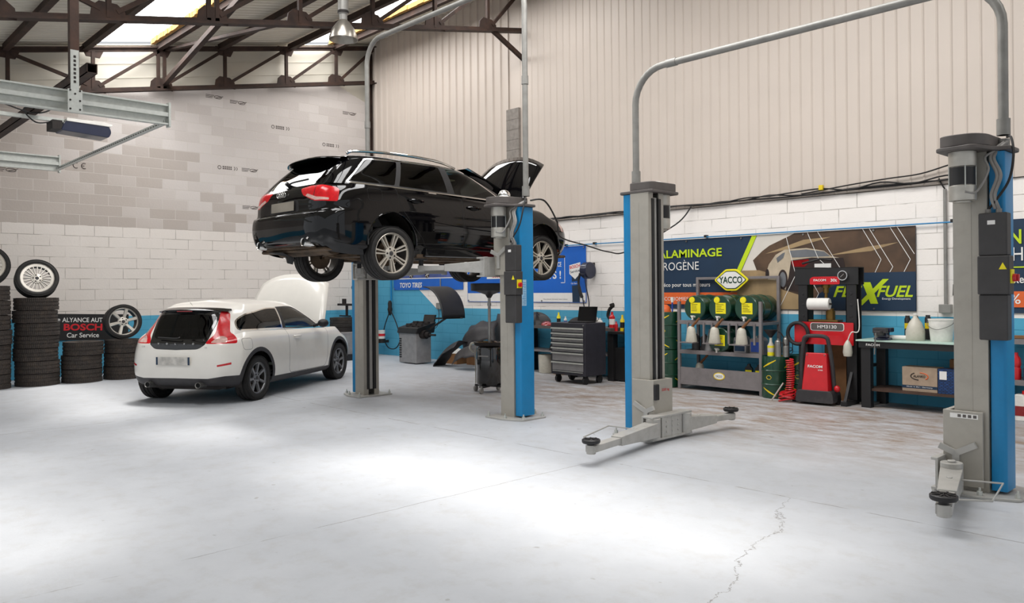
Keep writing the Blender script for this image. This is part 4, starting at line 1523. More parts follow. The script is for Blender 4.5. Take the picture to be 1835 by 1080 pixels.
flat('printed_window', [(-5.51, 2.07), (-5.26, 2.08), (-5.0, 2.04), (-4.91, 1.97), (-5.18, 1.97), (-5.47, 1.97)], 6, 'print_glass', b)
flat('printed_window', [(-5.72, 1.97), (-5.62, 2.04), (-5.58, 2.05), (-5.61, 1.97), (-5.7, 1.9)], 6, 'print_glass', b)
flat('printed_tail_light', [(-5.49, 1.92), (-5.23, 1.94), (-5.21, 1.89), (-5.29, 1.83), (-5.47, 1.84)], 6, 'dark_red', b)
flat('printed_plate', [(-5.14, 1.87), (-4.9, 1.87), (-4.9, 1.81), (-5.14, 1.82)], 6, 'white_print', b)
flat('printed_wheel', ell(-5.62, 1.655, .075, .145), 6, 'print_dark', b)
flat('printed_rim', ell(-5.62, 1.655, .05, .11), 7, 'print_glass', b)
flat('printed_wheel', ell(-5.865, 1.74, .03, .075), 6, 'print_dark', b)
for p in ([(-5.56, 2.27), (-5.42, 1.72), (-5.68, 1.23)], [(-5.24, 2.32), (-5.08, 1.94), (-4.97, 1.84)], [(-5.09, 2.32), (-4.77, 1.8)], [(-4.46, 2.32), (-4.22, 1.9), (-4.3, 1.73)],
          [(-4.37, 2.32), (-4.07, 1.8), (-4.11, 1.73)], [(-4.1, 2.32), (-3.85, 1.89), (-3.93, 1.73)], [(-4.01, 2.32), (-3.8, 1.96)], [(-5.15, 1.57), (-5.08, 1.45), (-5.19, 1.23)]):
    stroke('chevron_line', p, 8, 'white_print', b, .008)
flat('stripe', [(-6.11, 2.32), (-6.03, 2.32), (-6.31, 1.77), (-6.39, 1.77)], 8, 'lime', b)
flat('orange_strip', [(-8.29, 1.47), (-6.36, 1.47), (-6.44, 1.28), (-8.29, 1.28)], 8, 'orange', b)
flat('name_panel', [(-4.54, 1.73), (-3.787, 1.73), (-3.787, 1.22), (-5.21, 1.22), (-5.07, 1.45)], 9, 'navy', b)
text('DÉCALAMINAGE', 'lime', b, (-7.43, lay(10), 2.115), ON_Y, 1.60, .165, .02)
text('À L’HYDROGÈNE', 'white_print', b, (-7.72, lay(10), 1.915), ON_Y, 1.36, .165, -.004)
text('La solution éco pour tous moteurs', 'white_print', b, (-7.5, lay(10), 1.585), ON_Y, 1.32, .085, .004)
text('D’ÉCONOMIES', 'white_print', b, (-7.545, lay(10), 1.375), ON_Y, .60, .075, -.004)
text('FLE', 'lime', b, (-4.70, lay(11), 1.475), ON_Y, .40, .15, .02, shear=.3)
text('FUEL', 'lime', b, (-4.06, lay(11), 1.475), ON_Y, .46, .15, .02, shear=.3)
flat('logo_stroke', [(-4.55, 1.29), (-4.47, 1.29), (-4.12, 1.64), (-4.2, 1.64)], 11, 'lime', b)
flat('logo_stroke', [(-4.47, 1.60), (-4.36, 1.60), (-4.26, 1.31), (-4.36, 1.31)], 12, 'lime', b)
text('Energy Development', 'white_print', b, (-4.03, lay(11), 1.375), ON_Y, .36, .035, .004)

b = banner('advertising_banner', 'dark blue banner partly hidden behind the nearest lift post, with large N', -2.86, -.6, 1.21, 2.33, 'navy')
text('N', 'lime', b, (-2.665, lay(10), 2.12), ON_Y, .125, .17, .02)
text('HA', 'white_print', b, (-2.58, lay(10), 1.915), ON_Y, .24, .16, .0)
flat('rule_line', [(-2.85, 1.765), (-1.2, 1.765), (-1.2, 1.75), (-2.85, 1.75)], 9, 'lime', b)
text('exe', 'white_print', b, (-2.66, lay(10), 1.60), ON_Y, .16, .065, .01)
flat('orange_strip', [(-2.85, 1.47), (-.61, 1.47), (-.61, 1.28), (-2.85, 1.28)], 8, 'orange', b)
text('% D', 'white_print', b, (-2.58, lay(10), 1.38), ON_Y, .3, .12, .005)

b = banner('tyre_banner', 'blue tyre banner reading TOYO TIRES on the blue wall behind the raised car', -15.45, -12.9, 1.55, 2.0, 'blue_print')
MT['toyo_blue'] = mat('dull blue print', '#4a5c9a', .55, var=.25, scale=3)
flat('picture_band', [(-15.44, 1.82), (-12.91, 1.82), (-12.91, 1.99), (-15.44, 1.99)], 1, 'toyo_blue', b)
flat('rule_line', [(-15.44, 1.80), (-12.91, 1.80), (-12.91, 1.82), (-15.44, 1.82)], 2, 'white_print', b)
text('TOYO TIRES', 'white_print', b, (-14.78, lay(3), 1.66), ON_Y, .86, .115, .025, shear=.15)
for x in (-14.75, -14.15):
    flat('printed_wheel', ell(x, 1.90, .085), 3, 'print_dark', b)
    for k in range(5):
        a = k * 2 * PI / 5
        stroke('printed_spoke', [(x, 1.90), (x + .07 * math.cos(a), 1.90 + .07 * math.sin(a))], 4, 'white_print', b, .014)

b = banner('workshop_banner', 'bright blue and white BOSCH service banner behind the lift post', -12.75, -9.43, 1.29, 2.33, 'blue_print')
flat('white_band', [(-12.74, 1.30), (-9.44, 1.30), (-9.44, 1.47), (-12.74, 1.47)], 1, 'white_print', b)
text('LES BONNES ADRESSES', 'white_print', b, (-11.75, lay(2), 2.0), ON_Y, 1.55, .15, .015)
text('CONFIANCE', 'white_print', b, (-10.27, lay(2), 2.005), ON_Y, .47, .09, .015)
text('PRIX NETS !', 'white_print', b, (-10.62, lay(2), 1.81), ON_Y, 1.15, .15, .02)
stroke('frame_line', [(-12.6, 2.13), (-9.95, 2.13), (-9.95, 1.66), (-10.05, 1.66)], 2, 'white_print', b, .012)
flat('small_sign', [(-12.13, 1.76), (-11.62, 1.76), (-11.62, 1.87), (-12.13, 1.87)], 3, 'white_print', b)
text('BOSCH', 'red_print', b, (-11.8, lay(4), 1.815), ON_Y, .3, .06, .02)
flat('pylon', [(-9.76, 1.30), (-9.58, 1.30), (-9.58, 1.95), (-9.78, 1.95)], 3, 'navy', b)
flat('shield', [(-9.83, 1.98), (-9.56, 2.03), (-9.56, 1.83), (-9.69, 1.72), (-9.83, 1.82)], 4, 'white_print', b)
text('BOSCH', 'red_print', b, (-9.695, lay(5), 1.955), (PI / 2, -.15, 0), .25, .06, .02)
text('Service', 'navy', b, (-9.695, lay(5), 1.87), (PI / 2, -.15, 0), .23, .05, .01)
flat('small_panel', [(-9.82, 1.60), (-9.56, 1.62), (-9.56, 1.69), (-9.82, 1.67)], 4, 'blue_print', b)
text('Car Service', 'white_print', b, (-9.69, lay(5), 1.645), ON_Y, .2, .03, .005)
text('Nous faisons tout pour votre voiture', 'cap_grey', b, (-10.2, lay(2), 1.35), ON_Y, .62, .025, .005)

# ------------------------------------------------------------ oil rack
def keg_mesh(par=None, name='oil_drum', stripes=True, H=.585, r=.185, lab=None):
    prof = [(0, 0), (r - .012, 0), (r, .012), (r, H * .31), (r + .010, H * .33), (r, H * .35), (r, H * .64), (r + .010, H * .66), (r, H * .68), (r, H - .012), (r - .004, H), (r - .012, H - .002), (r - .016, H - .014), (0, H - .014)]
    return MB().lathe(prof, 40).build(name, 'green', par)
def keg_stripes(par, H=.585, r=.185, a0=0.0):
    for a, z, sl in ((0, .735, .18), (0, .07, -.18), (1.7, .735, .18), (1.7, .07, -.18), (-1.7, .735, .18), (-1.7, .07, -.18)):
        w = MB()
        R = []
        for i in range(11):
            q = a0 + a - .52 + 1.04 * i / 10
            zz = (z + sl * (i / 10 - .0) * 1.0) * H if sl > 0 else (z - sl * (1 - i / 10)) * H
            tp = .013 * (1 - abs(i - 5) / 9)
            R.append([((r + .0022) * math.cos(q), (r + .0022) * math.sin(q), zz - tp), ((r + .0022) * math.cos(q), (r + .0022) * math.sin(q), zz + tp)])
        w.grid(R).build('stripe', 'yel_stripe', par)
    for a in (0, 1.7, -1.7):
        ring = [((r + .003) * math.cos(a0 + a + .2 * math.cos(t)), (r + .003) * math.sin(a0 + a + .2 * math.cos(t)), H * .5 + .028 * math.sin(t)) for t in [PI / 3 * k for k in range(6)]]
        MB().tube(ring, .004, 6, True).build('emblem', 'yel_stripe', par)

def hexpts(cx, cz, w, h):
    return rnd([(cx - w / 2, cz), (cx - w * .16, cz + h / 2), (cx + w * .16, cz + h / 2), (cx + w / 2, cz), (cx + w * .16, cz - h / 2), (cx - w * .16, cz - h / 2)], .03 * w / .5)
RX0, RX1, RY0, RY1 = -7.03, -5.66, 10.22, 10.74
t = thing('oil_rack', 'grey steel rack holding green oil drums under the YACCO sign', 'rack', (0, 0, 0))
w = MB()
for x in (RX0, RX1):
    w.box(x - .022, x + .022, RY0 - .022, RY0 + .022, 0, 1.34)
    w.box(x - .022, x + .022, RY1 - .022, RY1 + .022, 0, 1.71)
    for z in (.1, .57, 1.02):
        w.box(x - .015, x + .015, RY0, RY1, z - .02, z + .02)
w.box(RX0, RX1, RY1 - .02, RY1 + .02, 1.67, 1.71)
for z in (1.02, .57):
    w.box(RX0, RX1, RY0 - .02, RY0 + .02, z - .03, z + .03)
    w.box(RX0, RX1, RY1 - .02, RY1 + .02, z - .03, z + .03)
w.box(RX0, RX1, RY0 - .015, RY0 + .015, .07, .13)
for x in (-6.85, -6.57, -6.43, -6.15, -6.02, -5.74):
    w.box(x - .014, x + .014, RY0 - .05, RY0 - .02, .72, 1.02)
w.build('frame', 'rack_grey', t, bev=.003)
MB().box(RX0, RX1, RY0 + .03, RY1 - .03, .555, .575).build('shelf', 'rack_grey', t)
w = MB()
w.box(RX0 + .025, RX1 - .025, RY0 - .012, RY0 - .004, .13, .335)
w.box(RX0 + .025, RX1 - .025, RY0, RY1 - .02, .14, .155)
tr = w.build('drip_tray', 'rack_grey', t)
MB().prism(ell(-6.33, .235, .095, .055, 32), (0, RY0 - .013, 0), (1, 0, 0), (0, 0, 1), .004).build('tray_emblem', 'yel_stripe', tr)
MB().prism(ell(-6.33, .235, .08, .043, 32), (0, RY0 - .0165, 0), (1, 0, 0), (0, 0, 1), .003).build('tray_emblem_centre', 'white_print', tr)
text('YACCO', 'green', tr, (-6.33, RY0 - .0225, .235), ON_Y, .11, .03, .01)
for x in (-6.77, -6.35, -5.91):
    MB().box(x - .15, x + .10, RY0 - .19, RY0 - .03, .715, .73).build('jug_tray', 'rack_grey', t)
s = MB().prism(hexpts(-6.405, 1.66, .60, .33), (0, RY1 - .035, 0), (1, 0, 0), (0, 0, 1), .02).build('sign', 'yellow', t, bev=.004)
MB().prism(hexpts(-6.405, 1.66, .53, .275), (0, RY1 - .057, 0), (1, 0, 0), (0, 0, 1), .003).build('sign_ring', 'green', s)
MB().prism(hexpts(-6.405, 1.66, .50, .25), (0, RY1 - .061, 0), (1, 0, 0), (0, 0, 1), .003).build('sign_face', 'white_print', s)
text('YACCO', 'green', s, (-6.405, RY1 - .066, 1.66), ON_Y, .40, .105, .025)
for x, z, l in ((-6.74, 1.245, 'green oil drum lying at the left on the top rack level'), (-6.31, 1.245, 'green oil drum lying in the middle of the top rack level'), (-5.88, 1.245, 'green oil drum lying at the right on the top rack level'), (-6.33, .772, 'single green oil drum lying on the middle rack shelf')):
    k = thing('oil_drum', l, 'drum', (x, RY0 - .02, z), 0, 'lying oil drums on the rack', (-PI / 2, 0, 0))
    keg_mesh(k, 'barrel', H=.60)
    lb = MB().hexa([(-.085 + .02, -.075, -.004), (.085 + .02, -.075, -.004), (.085 + .02, .085, -.004), (-.085 + .02, .085, -.004), (-.085 + .02, -.075, 0), (.085 + .02, -.075, 0), (.085 + .02, .085, 0), (-.085 + .02, .085, 0)]).build('label', 'yellow', k)
    w = MB()
    for q in range(5):
        w.box(-.05, -.05 + random.uniform(.08, .13), -.05 + q * .024, -.044 + q * .024, -.0055, -.0042)
    w.build('label_print', 'iron', lb)
    MB().lathe([(0, -.02), (.045, -.016), (.048, 0)], 20, (-.04, -.115, 0), (0, 0, 1)).build('cap', 'yellow', k)
    w = MB()
    w.cyl((0, .14, 0), (0, .14, -.07), .016, n=12)
    w.cyl((0, .14, -.055), (0, .185, -.06), .013, n=10)
    w.bar((-.03, .125, -.06), (.03, .125, -.06), .015, .012)
    w.build('tap', 'white', k)
def jug(x, y, z, l, tilt=.5):
    k = thing('oil_jug', l, 'jug', (x, y, z), 0, 'milky measuring jugs on the rack')
    MB().lathe([(0, 0), (.085, 0), (.088, .01), (.06, .2), (.045, .225), (.024, .24)], 24).build('body', 'clear_plastic', k)
    MB().tube(spl([(.01, 0, .215), (.03, 0, .25), (.08, 0, .30), (.14, 0, .36)], 5), [.024] * 5 + [.02] * 6 + [.017] * 5, 10).build('spout', 'tan', k)
jug(-6.74, 10.11, .73, 'milky oil jug on the left bracket of the oil rack')
jug(-6.34, 10.11, .73, 'milky oil jug on the middle bracket of the oil rack')
jug(-5.90, 10.11, .73, 'milky oil jug on the right bracket of the oil rack')
jug(-6.80, 10.42, .156, 'milky oil jug standing alone in the bottom tray of the oil rack')
def canister(x, y, z, w_, d, h, col, lab, labcol, label, rz=0):
    k = thing('canister', label, 'canister', (x, y, z), rz)
    m_ = MB()
    m_.prism(rnd([(-w_ / 2, 0), (w_ / 2, 0), (w_ / 2, h * .84), (w_ * .3, h), (-w_ * .5, h * .9)], .02), (0, -d / 2, 0), (1, 0, 0), (0, 0, 1), -d)
    m_.build('body', col, k, bev=.008)
    MB().cyl((-w_ * .25, 0, h * .9), (-w_ * .25, 0, h * 1.06), .022, n=14).build('cap', labcol, k)
    MB().tube(spl([(-w_ * .05, 0, h * .98), (0, 0, h * 1.08), (w_ * .22, 0, h * 1.08), (w_ * .32, 0, h * .98)], 4), .011, 8).build('handle', col, k)
    MB().box(-w_ * .4, w_ * .4, -d / 2 - .003, -d / 2, h * .15, h * .72).build('label', lab, k)
canister(-6.05, 10.38, .577, .20, .14, .26, 'drawer_grey', 'navy', 'iron', 'grey oil canister with a dark picture label right of the lying drum')
canister(-5.78, 10.38, .577, .22, .14, .25, 'rack_grey', 'blue_plastic', 'white', 'grey canister with a blue label at the right end of the rack shelf')
k = thing('pouring_funnel', 'grey pouring cone standing left of the single drum on the shelf', 'funnel', (-6.58, 10.36, .577))
MB().lathe([(.075, 0), (.085, .01), (.02, .3), (.012, .34), (.008, .34), (.07, .01), (.075, 0)], 20).build('cone', 'drawer_grey', k)
for x, l in ((-6.86, 'dark metal can at the left end of the rack shelf'), (-6.70, 'dark metal can second from the left on the rack shelf')):
    k = thing('oil_can', l, 'can', (x, 10.42, .577))
    MB().lathe([(0, 0), (.065, 0), (.065, .21), (.06, .22), (.02, .24), (.02, .255), (0, .255)], 20).build('body', 'dark_plastic', k)
    MB().tube(spl([(.06, 0, .05), (.1, 0, .08), (.1, 0, .17), (.06, 0, .19)], 4), .008, 6).build('handle', 'iron', k)
for x, l in ((-5.93, 'black bottle with yellow label, left one in the bottom tray'), (-5.77, 'black bottle with yellow label, right one in the bottom tray')):
    k = thing('oil_bottle', l, 'bottle', (x, 10.36, .156), .3)
    m_ = MB()
    m_.prism(rnd([(-.055, 0), (.055, 0), (.055, .21), (.02, .25), (.02, .28), (-.015, .28), (-.02, .25), (-.055, .22)], .015), (0, -.035, 0), (1, 0, 0), (0, 0, 1), -.07)
    m_.build('body', 'black_plastic', k, bev=.006)
    MB().box(-.045, .045, -.038, -.035, .05, .19).build('label', 'yellow', k)
# standing kegs
def keg(x, y, z, rz, l, g):
    k = thing('oil_drum', l, 'drum', (x, y, z), rz, g)
    keg_mesh(k, 'barrel')
    keg_stripes(k, a0=-PI / 2)
    w = MB().cyl((.09, .02, .565), (.09, .02, .59), .03, n=14)
    w.build('bung', 'yellow', k)
keg(-7.29, 10.27, 0, .1, 'green oil drum on the floor, lower one of the stack left of the rack', 'standing oil drums')
keg(-7.29, 10.27, .588, .25, 'green oil drum on top of the stack left of the rack', 'standing oil drums')
keg(-5.47, 10.27, 0, .0, 'green oil drum under the bottles, between rack and press', 'standing oil drums')
keg(-5.25, 10.60, 0, .2, 'green oil drum half hidden behind the black ring of the press', 'standing oil drums')
k = thing('brush', 'blue handled brush standing on the stacked green drums', 'brush', (-7.17, 10.24, 1.162))
MB().cyl((0, 0, 0), (0, 0, .16), .012, n=10).build('handle', 'blue_plastic', k)
MB().cyl((0, 0, .16), (0, 0, .24), .02, .024, n=12).build('bristles', 'white', k)
k = thing('orange_dome', 'orange plastic dome lying on the stacked green drums', 'cap', (-7.33, 10.26, 1.162))
MB().lathe([(.1, 0), (.1, .03), (.08, .09), (.04, .12), (0, .125)], 24).build('dome', 'orange', k)

# bottles and cans on the right-hand keg
k = thing('spray_bottle', 'yellow labelled bottle with a black funnel in its neck', 'bottle', (-5.52, 10.24, .575))
MB().lathe([(0, 0), (.045, 0), (.047, .01), (.047, .15), (.02, .2), (.018, .26)], 20).build('bottle', 'clear_plastic', k)
MB().lathe([(.0475, .01), (.0478, .06)], 20).build('lower_label', 'yellow', k)
MB().lathe([(.0475, .12), (.0478, .15)], 20).build('upper_label', 'yellow', k)
MB().lathe([(.012, .22), (.015, .26), (.09, .36), (.095, .37), (.085, .365), (.012, .26)], 24).build('funnel', 'black_plastic', k)
def tin(x, y, r, h, l, spout=True):
    k = thing('metal_can', l, 'can', (x, y, .575), random.uniform(-.5, .5), 'grimy cans on the green drum')
    MB().lathe([(0, 0), (r, 0), (r + .002, .006), (r, .012), (r, h - .01), (r * .9, h), (r * .3, h * 1.1), (r * .3, h * 1.16), (0, h * 1.16)], 20).build('body', 'steel', k)
    MB().tube(spl([(r, 0, h * .3), (r + .04, 0, h * .4), (r + .04, 0, h * .8), (r, 0, h * .9)], 4), .006, 6).build('handle', 'iron', k)
    if spout:
        MB().tube([(-r * .5, 0, h), (-r * 1.5, 0, h * 1.3), (-r * 2.2, 0, h * 1.35)], .009, 8).build('spout', 'iron', k)
tin(-5.40, 10.22, .045, .22, 'tall grimy metal can beside the funnel bottle', False)
tin(-5.36, 10.37, .05, .25, 'metal can with spout at the back of the drum top')
tin(-5.30, 10.25, .045, .15, 'short metal can at the right edge of the drum top', False)
tin(-5.52, 10.40, .04, .16, 'small metal can behind the funnel bottle on the drum', False)

# ------------------------------------------------------------ hydraulic press
t = thing('hydraulic_press', 'black H-frame shop press with red table and round gauge', 'press', (0, 0, 0))
PY = 10.36
w = MB()
for x in (-5.145, -4.49):
    w.box(x, x + .14, PY - .05, PY - .035, .06, 1.62)
    w.box(x, x + .14, PY + .10, PY + .115, .06, 1.62)
    w.box(x + (.125 if x < -4.8 else 0), x + (.14 if x < -4.8 else .015), PY - .05, PY + .115, .06, 1.62)
    for z in (.7, .85, 1.0, 1.15, 1.3, 1.45):
        w.cyl((x + .07, PY - .055, z), (x + .07, PY - .045, z), .018, n=12)
w.build('upright', 'black_plastic', t, bev=.004)
w = MB()
w.box(-5.19, -4.32, PY - .06, PY - .04, 1.57, 1.80)
w.box(-5.19, -4.32, PY + .11, PY + .13, 1.57, 1.80)
w.box(-5.19, -4.32, PY - .06, PY + .13, 1.785, 1.80)
w.build('head_beam', 'black_plastic', t, bev=.006)
w = MB()
for x in (-5.08, -4.42):
    w.box(x - .04, x + .04, PY - .30, PY + .36, 0, .06)
    w.bar((x, PY - .25, .05), (x, PY - .04, .42), .04, .03)
    w.bar((x, PY + .30, .05), (x, PY + .1, .42), .04, .03)
w.build('foot', 'black_plastic', t, bev=.004)
sg = MB().prism(rnd([(-4.97, 1.575), (-4.56, 1.575), (-4.56, 1.655), (-4.60, 1.68), (-4.93, 1.68), (-4.97, 1.655)], .02), (0, PY - .063, 0), (1, 0, 0), (0, 0, 1), .004).build('name_plate', 'red', t)
text('FACOM', 'white_print', sg, (-4.83, PY - .07, 1.633), ON_Y, .17, .03, .02)
text('30t', 'white_print', sg, (-4.64, PY - .07, 1.63), ON_Y, .085, .04, .02)
g = MB().cyl((-4.51, PY - .06, 1.69), (-4.51, PY - .10, 1.69), .065, n=28).build('pressure_gauge', 'chrome', t)
MB().cyl((-4.51, PY - .10, 1.69), (-4.51, PY - .102, 1.69), .055, n=28).build('dial', 'iron', g)
MB().bar((-4.535, PY - .103, 1.67), (-4.49, PY - .103, 1.71), .004, .002).build('needle', 'white_print', g)
w = MB()
w.cyl((-4.79, PY + .03, 1.58), (-4.79, PY + .03, 1.53), .055, n=20)
w.cyl((-4.79, PY + .03, 1.53), (-4.79, PY + .03, 1.46), .035, n=20)
w.cyl((-4.79, PY + .03, 1.46), (-4.79, PY + .03, 1.38), .02, n=16)
w.build('ram', 'brass', t)
w = MB()
w.prism(rnd([(-5.19, .77), (-4.38, .77), (-4.38, 1.07), (-5.19, 1.07)], .015), (0, PY - .065, 0), (1, 0, 0), (0, 0, 1), .012)
w.prism(rnd([(-5.19, .77), (-4.38, .77), (-4.38, 1.07), (-5.19, 1.07)], .015), (0, PY + .13, 0), (1, 0, 0), (0, 0, 1), .012)
w.box(-5.15, -4.42, PY - .07, PY + .13, .78, .79)
tb = w.build('press_table', 'red', t)
MB().prism(rnd([(-4.96, .955), (-4.50, .955), (-4.50, 1.062), (-4.96, 1.062)], .035), (0, PY - .078, 0), (1, 0, 0), (0, 0, 1), .003).build('table_plate_rim', 'white_print', tb)
MB().prism(rnd([(-4.95, .963), (-4.51, .963), (-4.51, 1.056), (-4.95, 1.056)], .03), (0, PY - .082, 0), (1, 0, 0), (0, 0, 1), .003).build('table_plate', 'cap_grey', tb)
text('HM3130', 'white_print', tb, (-4.73, PY - .087, 1.01), ON_Y, .26, .045, .01)
w = MB()
w.box(-5.0, -4.60, PY - .05, PY + .11, 1.075, 1.10)
w.cyl((-4.73, PY + .03, 1.10), (-4.73, PY + .03, 1.22), .06, n=20)
w.cyl((-4.73, PY + .03, 1.22), (-4.73, PY + .03, 1.25), .045, n=20)
w.build('press_block', 'brass', t)
w = MB()
w.tube([(-5.12 + .145 * math.cos(a), PY - .12, .91 + .145 * math.sin(a)) for a in [2 * PI * k / 28 for k in range(28)]], .026, 10, True)
w.build('hose_ring', 'black_plastic', t)
w = MB()
w.tube(spl([(-5.06, PY - .1, 1.86), (-4.95, PY, 1.90), (-4.85, PY + .02, 1.92), (-4.7, PY + .02, 1.90)], 5), .014, 8)
w.build('top_hose', 'cable', t)
k = thing('paper_roll', 'white paper roll hanging on a peg across the press', 'paper roll', (-4.815, PY - .13, 1.315))
MB().lathe([(.022, -.14), (.075, -.14), (.078, -.13), (.078, .13), (.075, .14), (.022, .14), (.022, -.14)], 28, (0, 0, 0), (1, .12, 0)).build('paper', 'paper', k)
MB().cyl((-.16, -.02, 0), (.17, .02, 0), .012, n=10).build('peg', 'iron', k)
k = thing('jack_bottle', 'grey plastic pouch hanging from the right upright of the press', 'pouch', (-4.42, PY - .16, .63))
MB().lathe([(0, 0), (.05, .01), (.06, .06), (.05, .15), (.025, .2), (.01, .22)], 16).build('body', 'clear_plastic', k)
MB().tube(spl([(0, 0, .21), (.05, .0, .32), (.14, .02, .36), (.1, .08, .75)], 6), .007, 6).build('cord', 'white', k)

# red wheeled unit with black bow handle
t = thing('wheeled_charger', 'red workshop unit in a black bow frame standing under the press', 'charger', (-4.76, 10.02, 0), .08)
w = MB()
fr = spl([(-.215, .06, .12), (-.20, .03, .5), (-.165, 0, .80), (-.13, -.01, .885), (0, -.012, .90), (.13, -.01, .885), (.165, 0, .80), (.20, .03, .5), (.215, .06, .12)], 6)
w.tube(fr, .026, 10)
w.prism(rnd([(-.25, .0), (.25, .0), (.24, .12), (.21, .16), (-.21, .16), (-.24, .12)], .03), (0, -.09, 0.03), (1, 0, 0), (0, 0, 1), -.30)
w.build('frame', 'dark_plastic', t, bev=.008)
w = MB()
w.hexa([(-.175, -.07, .15), (.175, -.07, .15), (.2, .12, .15), (-.2, .12, .15), (-.13, -.02, .68), (.14, -.02, .68), (.15, .12, .66), (-.15, .12, .66)])
bd = w.build('housing', 'red', t, bev=.015)
text('FACOM', 'white_print', bd, (.0, -.042, .50), (PI / 2 - .09, 0, 0), .19, .035, .02)
text('BF3000', 'white_print', bd, (.07, -.046, .455), (PI / 2 - .09, 0, 0), .06, .016, .01)
for q in ((-.11, .65), (.12, .65), (-.15, .18), (.15, .18)):
    MB().cyl((q[0], -.085 + (q[1] - .15) * .1, q[1]), (q[0], -.06 + (q[1] - .15) * .1, q[1]), .008, n=8).build('screw', 'steel', bd)
for s in (-1, 1):
    MB().cyl((s * .21, .13, .065), (s * .25, .13, .065), .065, n=24).build('wheel', 'black_plastic', t)
MB().ball((.26, .02, .22), .04, 1.1, 12).build('plug', 'red', t)
# red coil hose with chrome lance
t = thing('coil_hose', 'red coiled air hose with a silver lance on the floor beside the drum', 'hose', (-5.13, 10.0, 0))
w = MB()
pts = []
for i in range(260):
    a = i * .42
    q = i / 259
    pts.append((-.02 + .05 * math.cos(a) + .03 * math.sin(q * 3), .06 * math.sin(a) * .7 + q * .05, .05 + q * .52))
w.tube(pts, .009, 6)
w.build('coil', 'red', t)
w = MB()
for k in range(7):
    w.tube([(-.03 + .10 * math.cos(a) + k * .006, -.03 + .085 * math.sin(a), .03 + k * .018 + .03 * math.cos(a + k)) for a in [2 * PI * j / 22 for j in range(22)]], .009, 6, True)
w.build('loose_coil', 'red', t)
MB().cyl((-.20, -.10, .012), (-.03, -.10, .26), .011, n=8).build('lance', 'chrome', t)
# brown panels leaning behind the unit
t = tag(MB().hexa([(-4.92, 10.56, 0), (-4.52, 10.56, 0), (-4.52, 10.58, 0), (-4.92, 10.58, 0), (-4.92, 10.62, .78), (-4.52, 10.62, .78), (-4.52, 10.64, .78), (-4.92, 10.64, .78)]).build('cardboard_sheet', 'cardboard'), 'brown cardboard sheet leaning upright behind the red unit', 'cardboard')
t = thing('axle_stand', 'silver axle stand rods standing on the floor right of the press', 'axle stand', (-4.27, 10.50, 0))
w = MB()
w.box(-.09, .09, -.1, .1, 0, .03)
w.cyl((-.03, 0, .03), (-.03, 0, .5), .018, n=12)
w.cyl((.03, 0, .03), (.03, 0, .48), .014, n=12)
w.box(-.06, .06, -.03, .03, .2, .24)
w.build('stand', 'steel', t)
MB().box(-.075, .075, -.05, .05, .5, .54).build('saddle', 'iron', t)

# ------------------------------------------------------------ right-hand workbench
t = thing('workbench', 'black workbench with pale mint top and lower shelf, right of the press', 'workbench', (0, 0, 0))
BX0, BX1, BY0, BY1 = -4.24, -2.78, 10.16, 10.78
MB().box(BX0 - .05, BX1, BY0 - .03, BY1, .845, .865).build('top', 'mint', t, bev=.004)
ap = MB().box(BX0 - .02, BX1, BY0 - .01, BY0 + .01, .765, .845).build('apron', 'black_plastic', t)
text('FACOM', 'white_print', ap, (-4.08, BY0 - .0115, .805), ON_Y, .17, .03, .015)
for x in (BX0 + .06, BX1 - .08):
    for y in (BY0 + .06, BY1 - .08):
        MB().box(x - .06, x + .06, y - .05, y + .05, 0, .845).build('leg', 'black_plastic', t, bev=.004)
MB().box(BX0 + .06, BX1, BY0 + .04, BY1 - .05, .215, .245).build('lower_shelf', 'wood', t)
t = thing('bench_vise', 'dark blue bench vise clamped on the left of the mint workbench', 'vise', (-4.0, 10.27, .865))
w = MB()
w.box(-.09, .09, -.07, .07, 0, .03)
w.box(-.06, .06, -.05, .06, .03, .10)
w.box(-.10, .10, -.03, .10, .10, .155)
w.build('base', 'navy_plastic', t, bev=.008)
w = MB()
w.box(-.085, .085, -.12, -.045, .09, .155)
w.box(-.04, .04, -.2, -.05, .06, .12)
w.build('moving_jaw', 'dark_plastic', t, bev=.008)
MB().cyl((0, -.24, .05), (0, -.05, .08), .014, n=10).cyl((-.015, -.235, -.17), (.0, -.235, .1), .009, n=8).build('screw_handle', 'steel', t)
k = thing('jerrycan', 'see-through conical canister of fluid on the mint bench', 'canister', (-3.66, 10.40, .865))
MB().lathe([(0, 0), (.105, 0), (.11, .01), (.11, .12), (.075, .22), (.025, .29), (.02, .32), (0, .32)], 20).build('body', 'clear_plastic', k)
MB().cyl((0, 0, .315), (0, 0, .34), .024, n=14).build('cap', 'white', k)
k = thing('bucket', 'white plastic bucket on the right of the mint bench', 'bucket', (-3.36, 10.40, .865))
MB().lathe([(0, 0), (.115, 0), (.12, .01), (.142, .255), (.148, .26), (.148, .275), (.138, .275), (.112, .02), (0, .02)], 32).build('body', 'white', k)
MB().tube(spl([(-.15, 0, .25), (-.13, -.09, .2), (0, -.16, .15), (.13, -.09, .2), (.15, 0, .25)], 6), .004, 6).build('handle', 'steel', k)
for x, y, h, l in ((-3.83, 10.62, .30, 'black spray can with yellow band behind the clear canister, left of it'), (-3.60, 10.66, .31, 'black spray can with yellow band right behind the clear canister'), (-3.51, 10.56, .22, 'short black spray can between canister and bucket'), (-3.75, 10.68, .30, 'black spray can nearest the wall behind the clear canister')):
    k = thing('spray_can', l, 'spray can', (x, y, .865), 0, 'spray cans on the mint bench')
    MB().lathe([(0, 0), (.036, 0), (.036, h - .04), (.026, h - .02), (.026, h), (0, h)], 20).build('body', 'black_plastic', k)
    MB().lathe([(.0365, h * .45), (.0365, h * .68)], 20).build('label', 'yel_stripe', k)
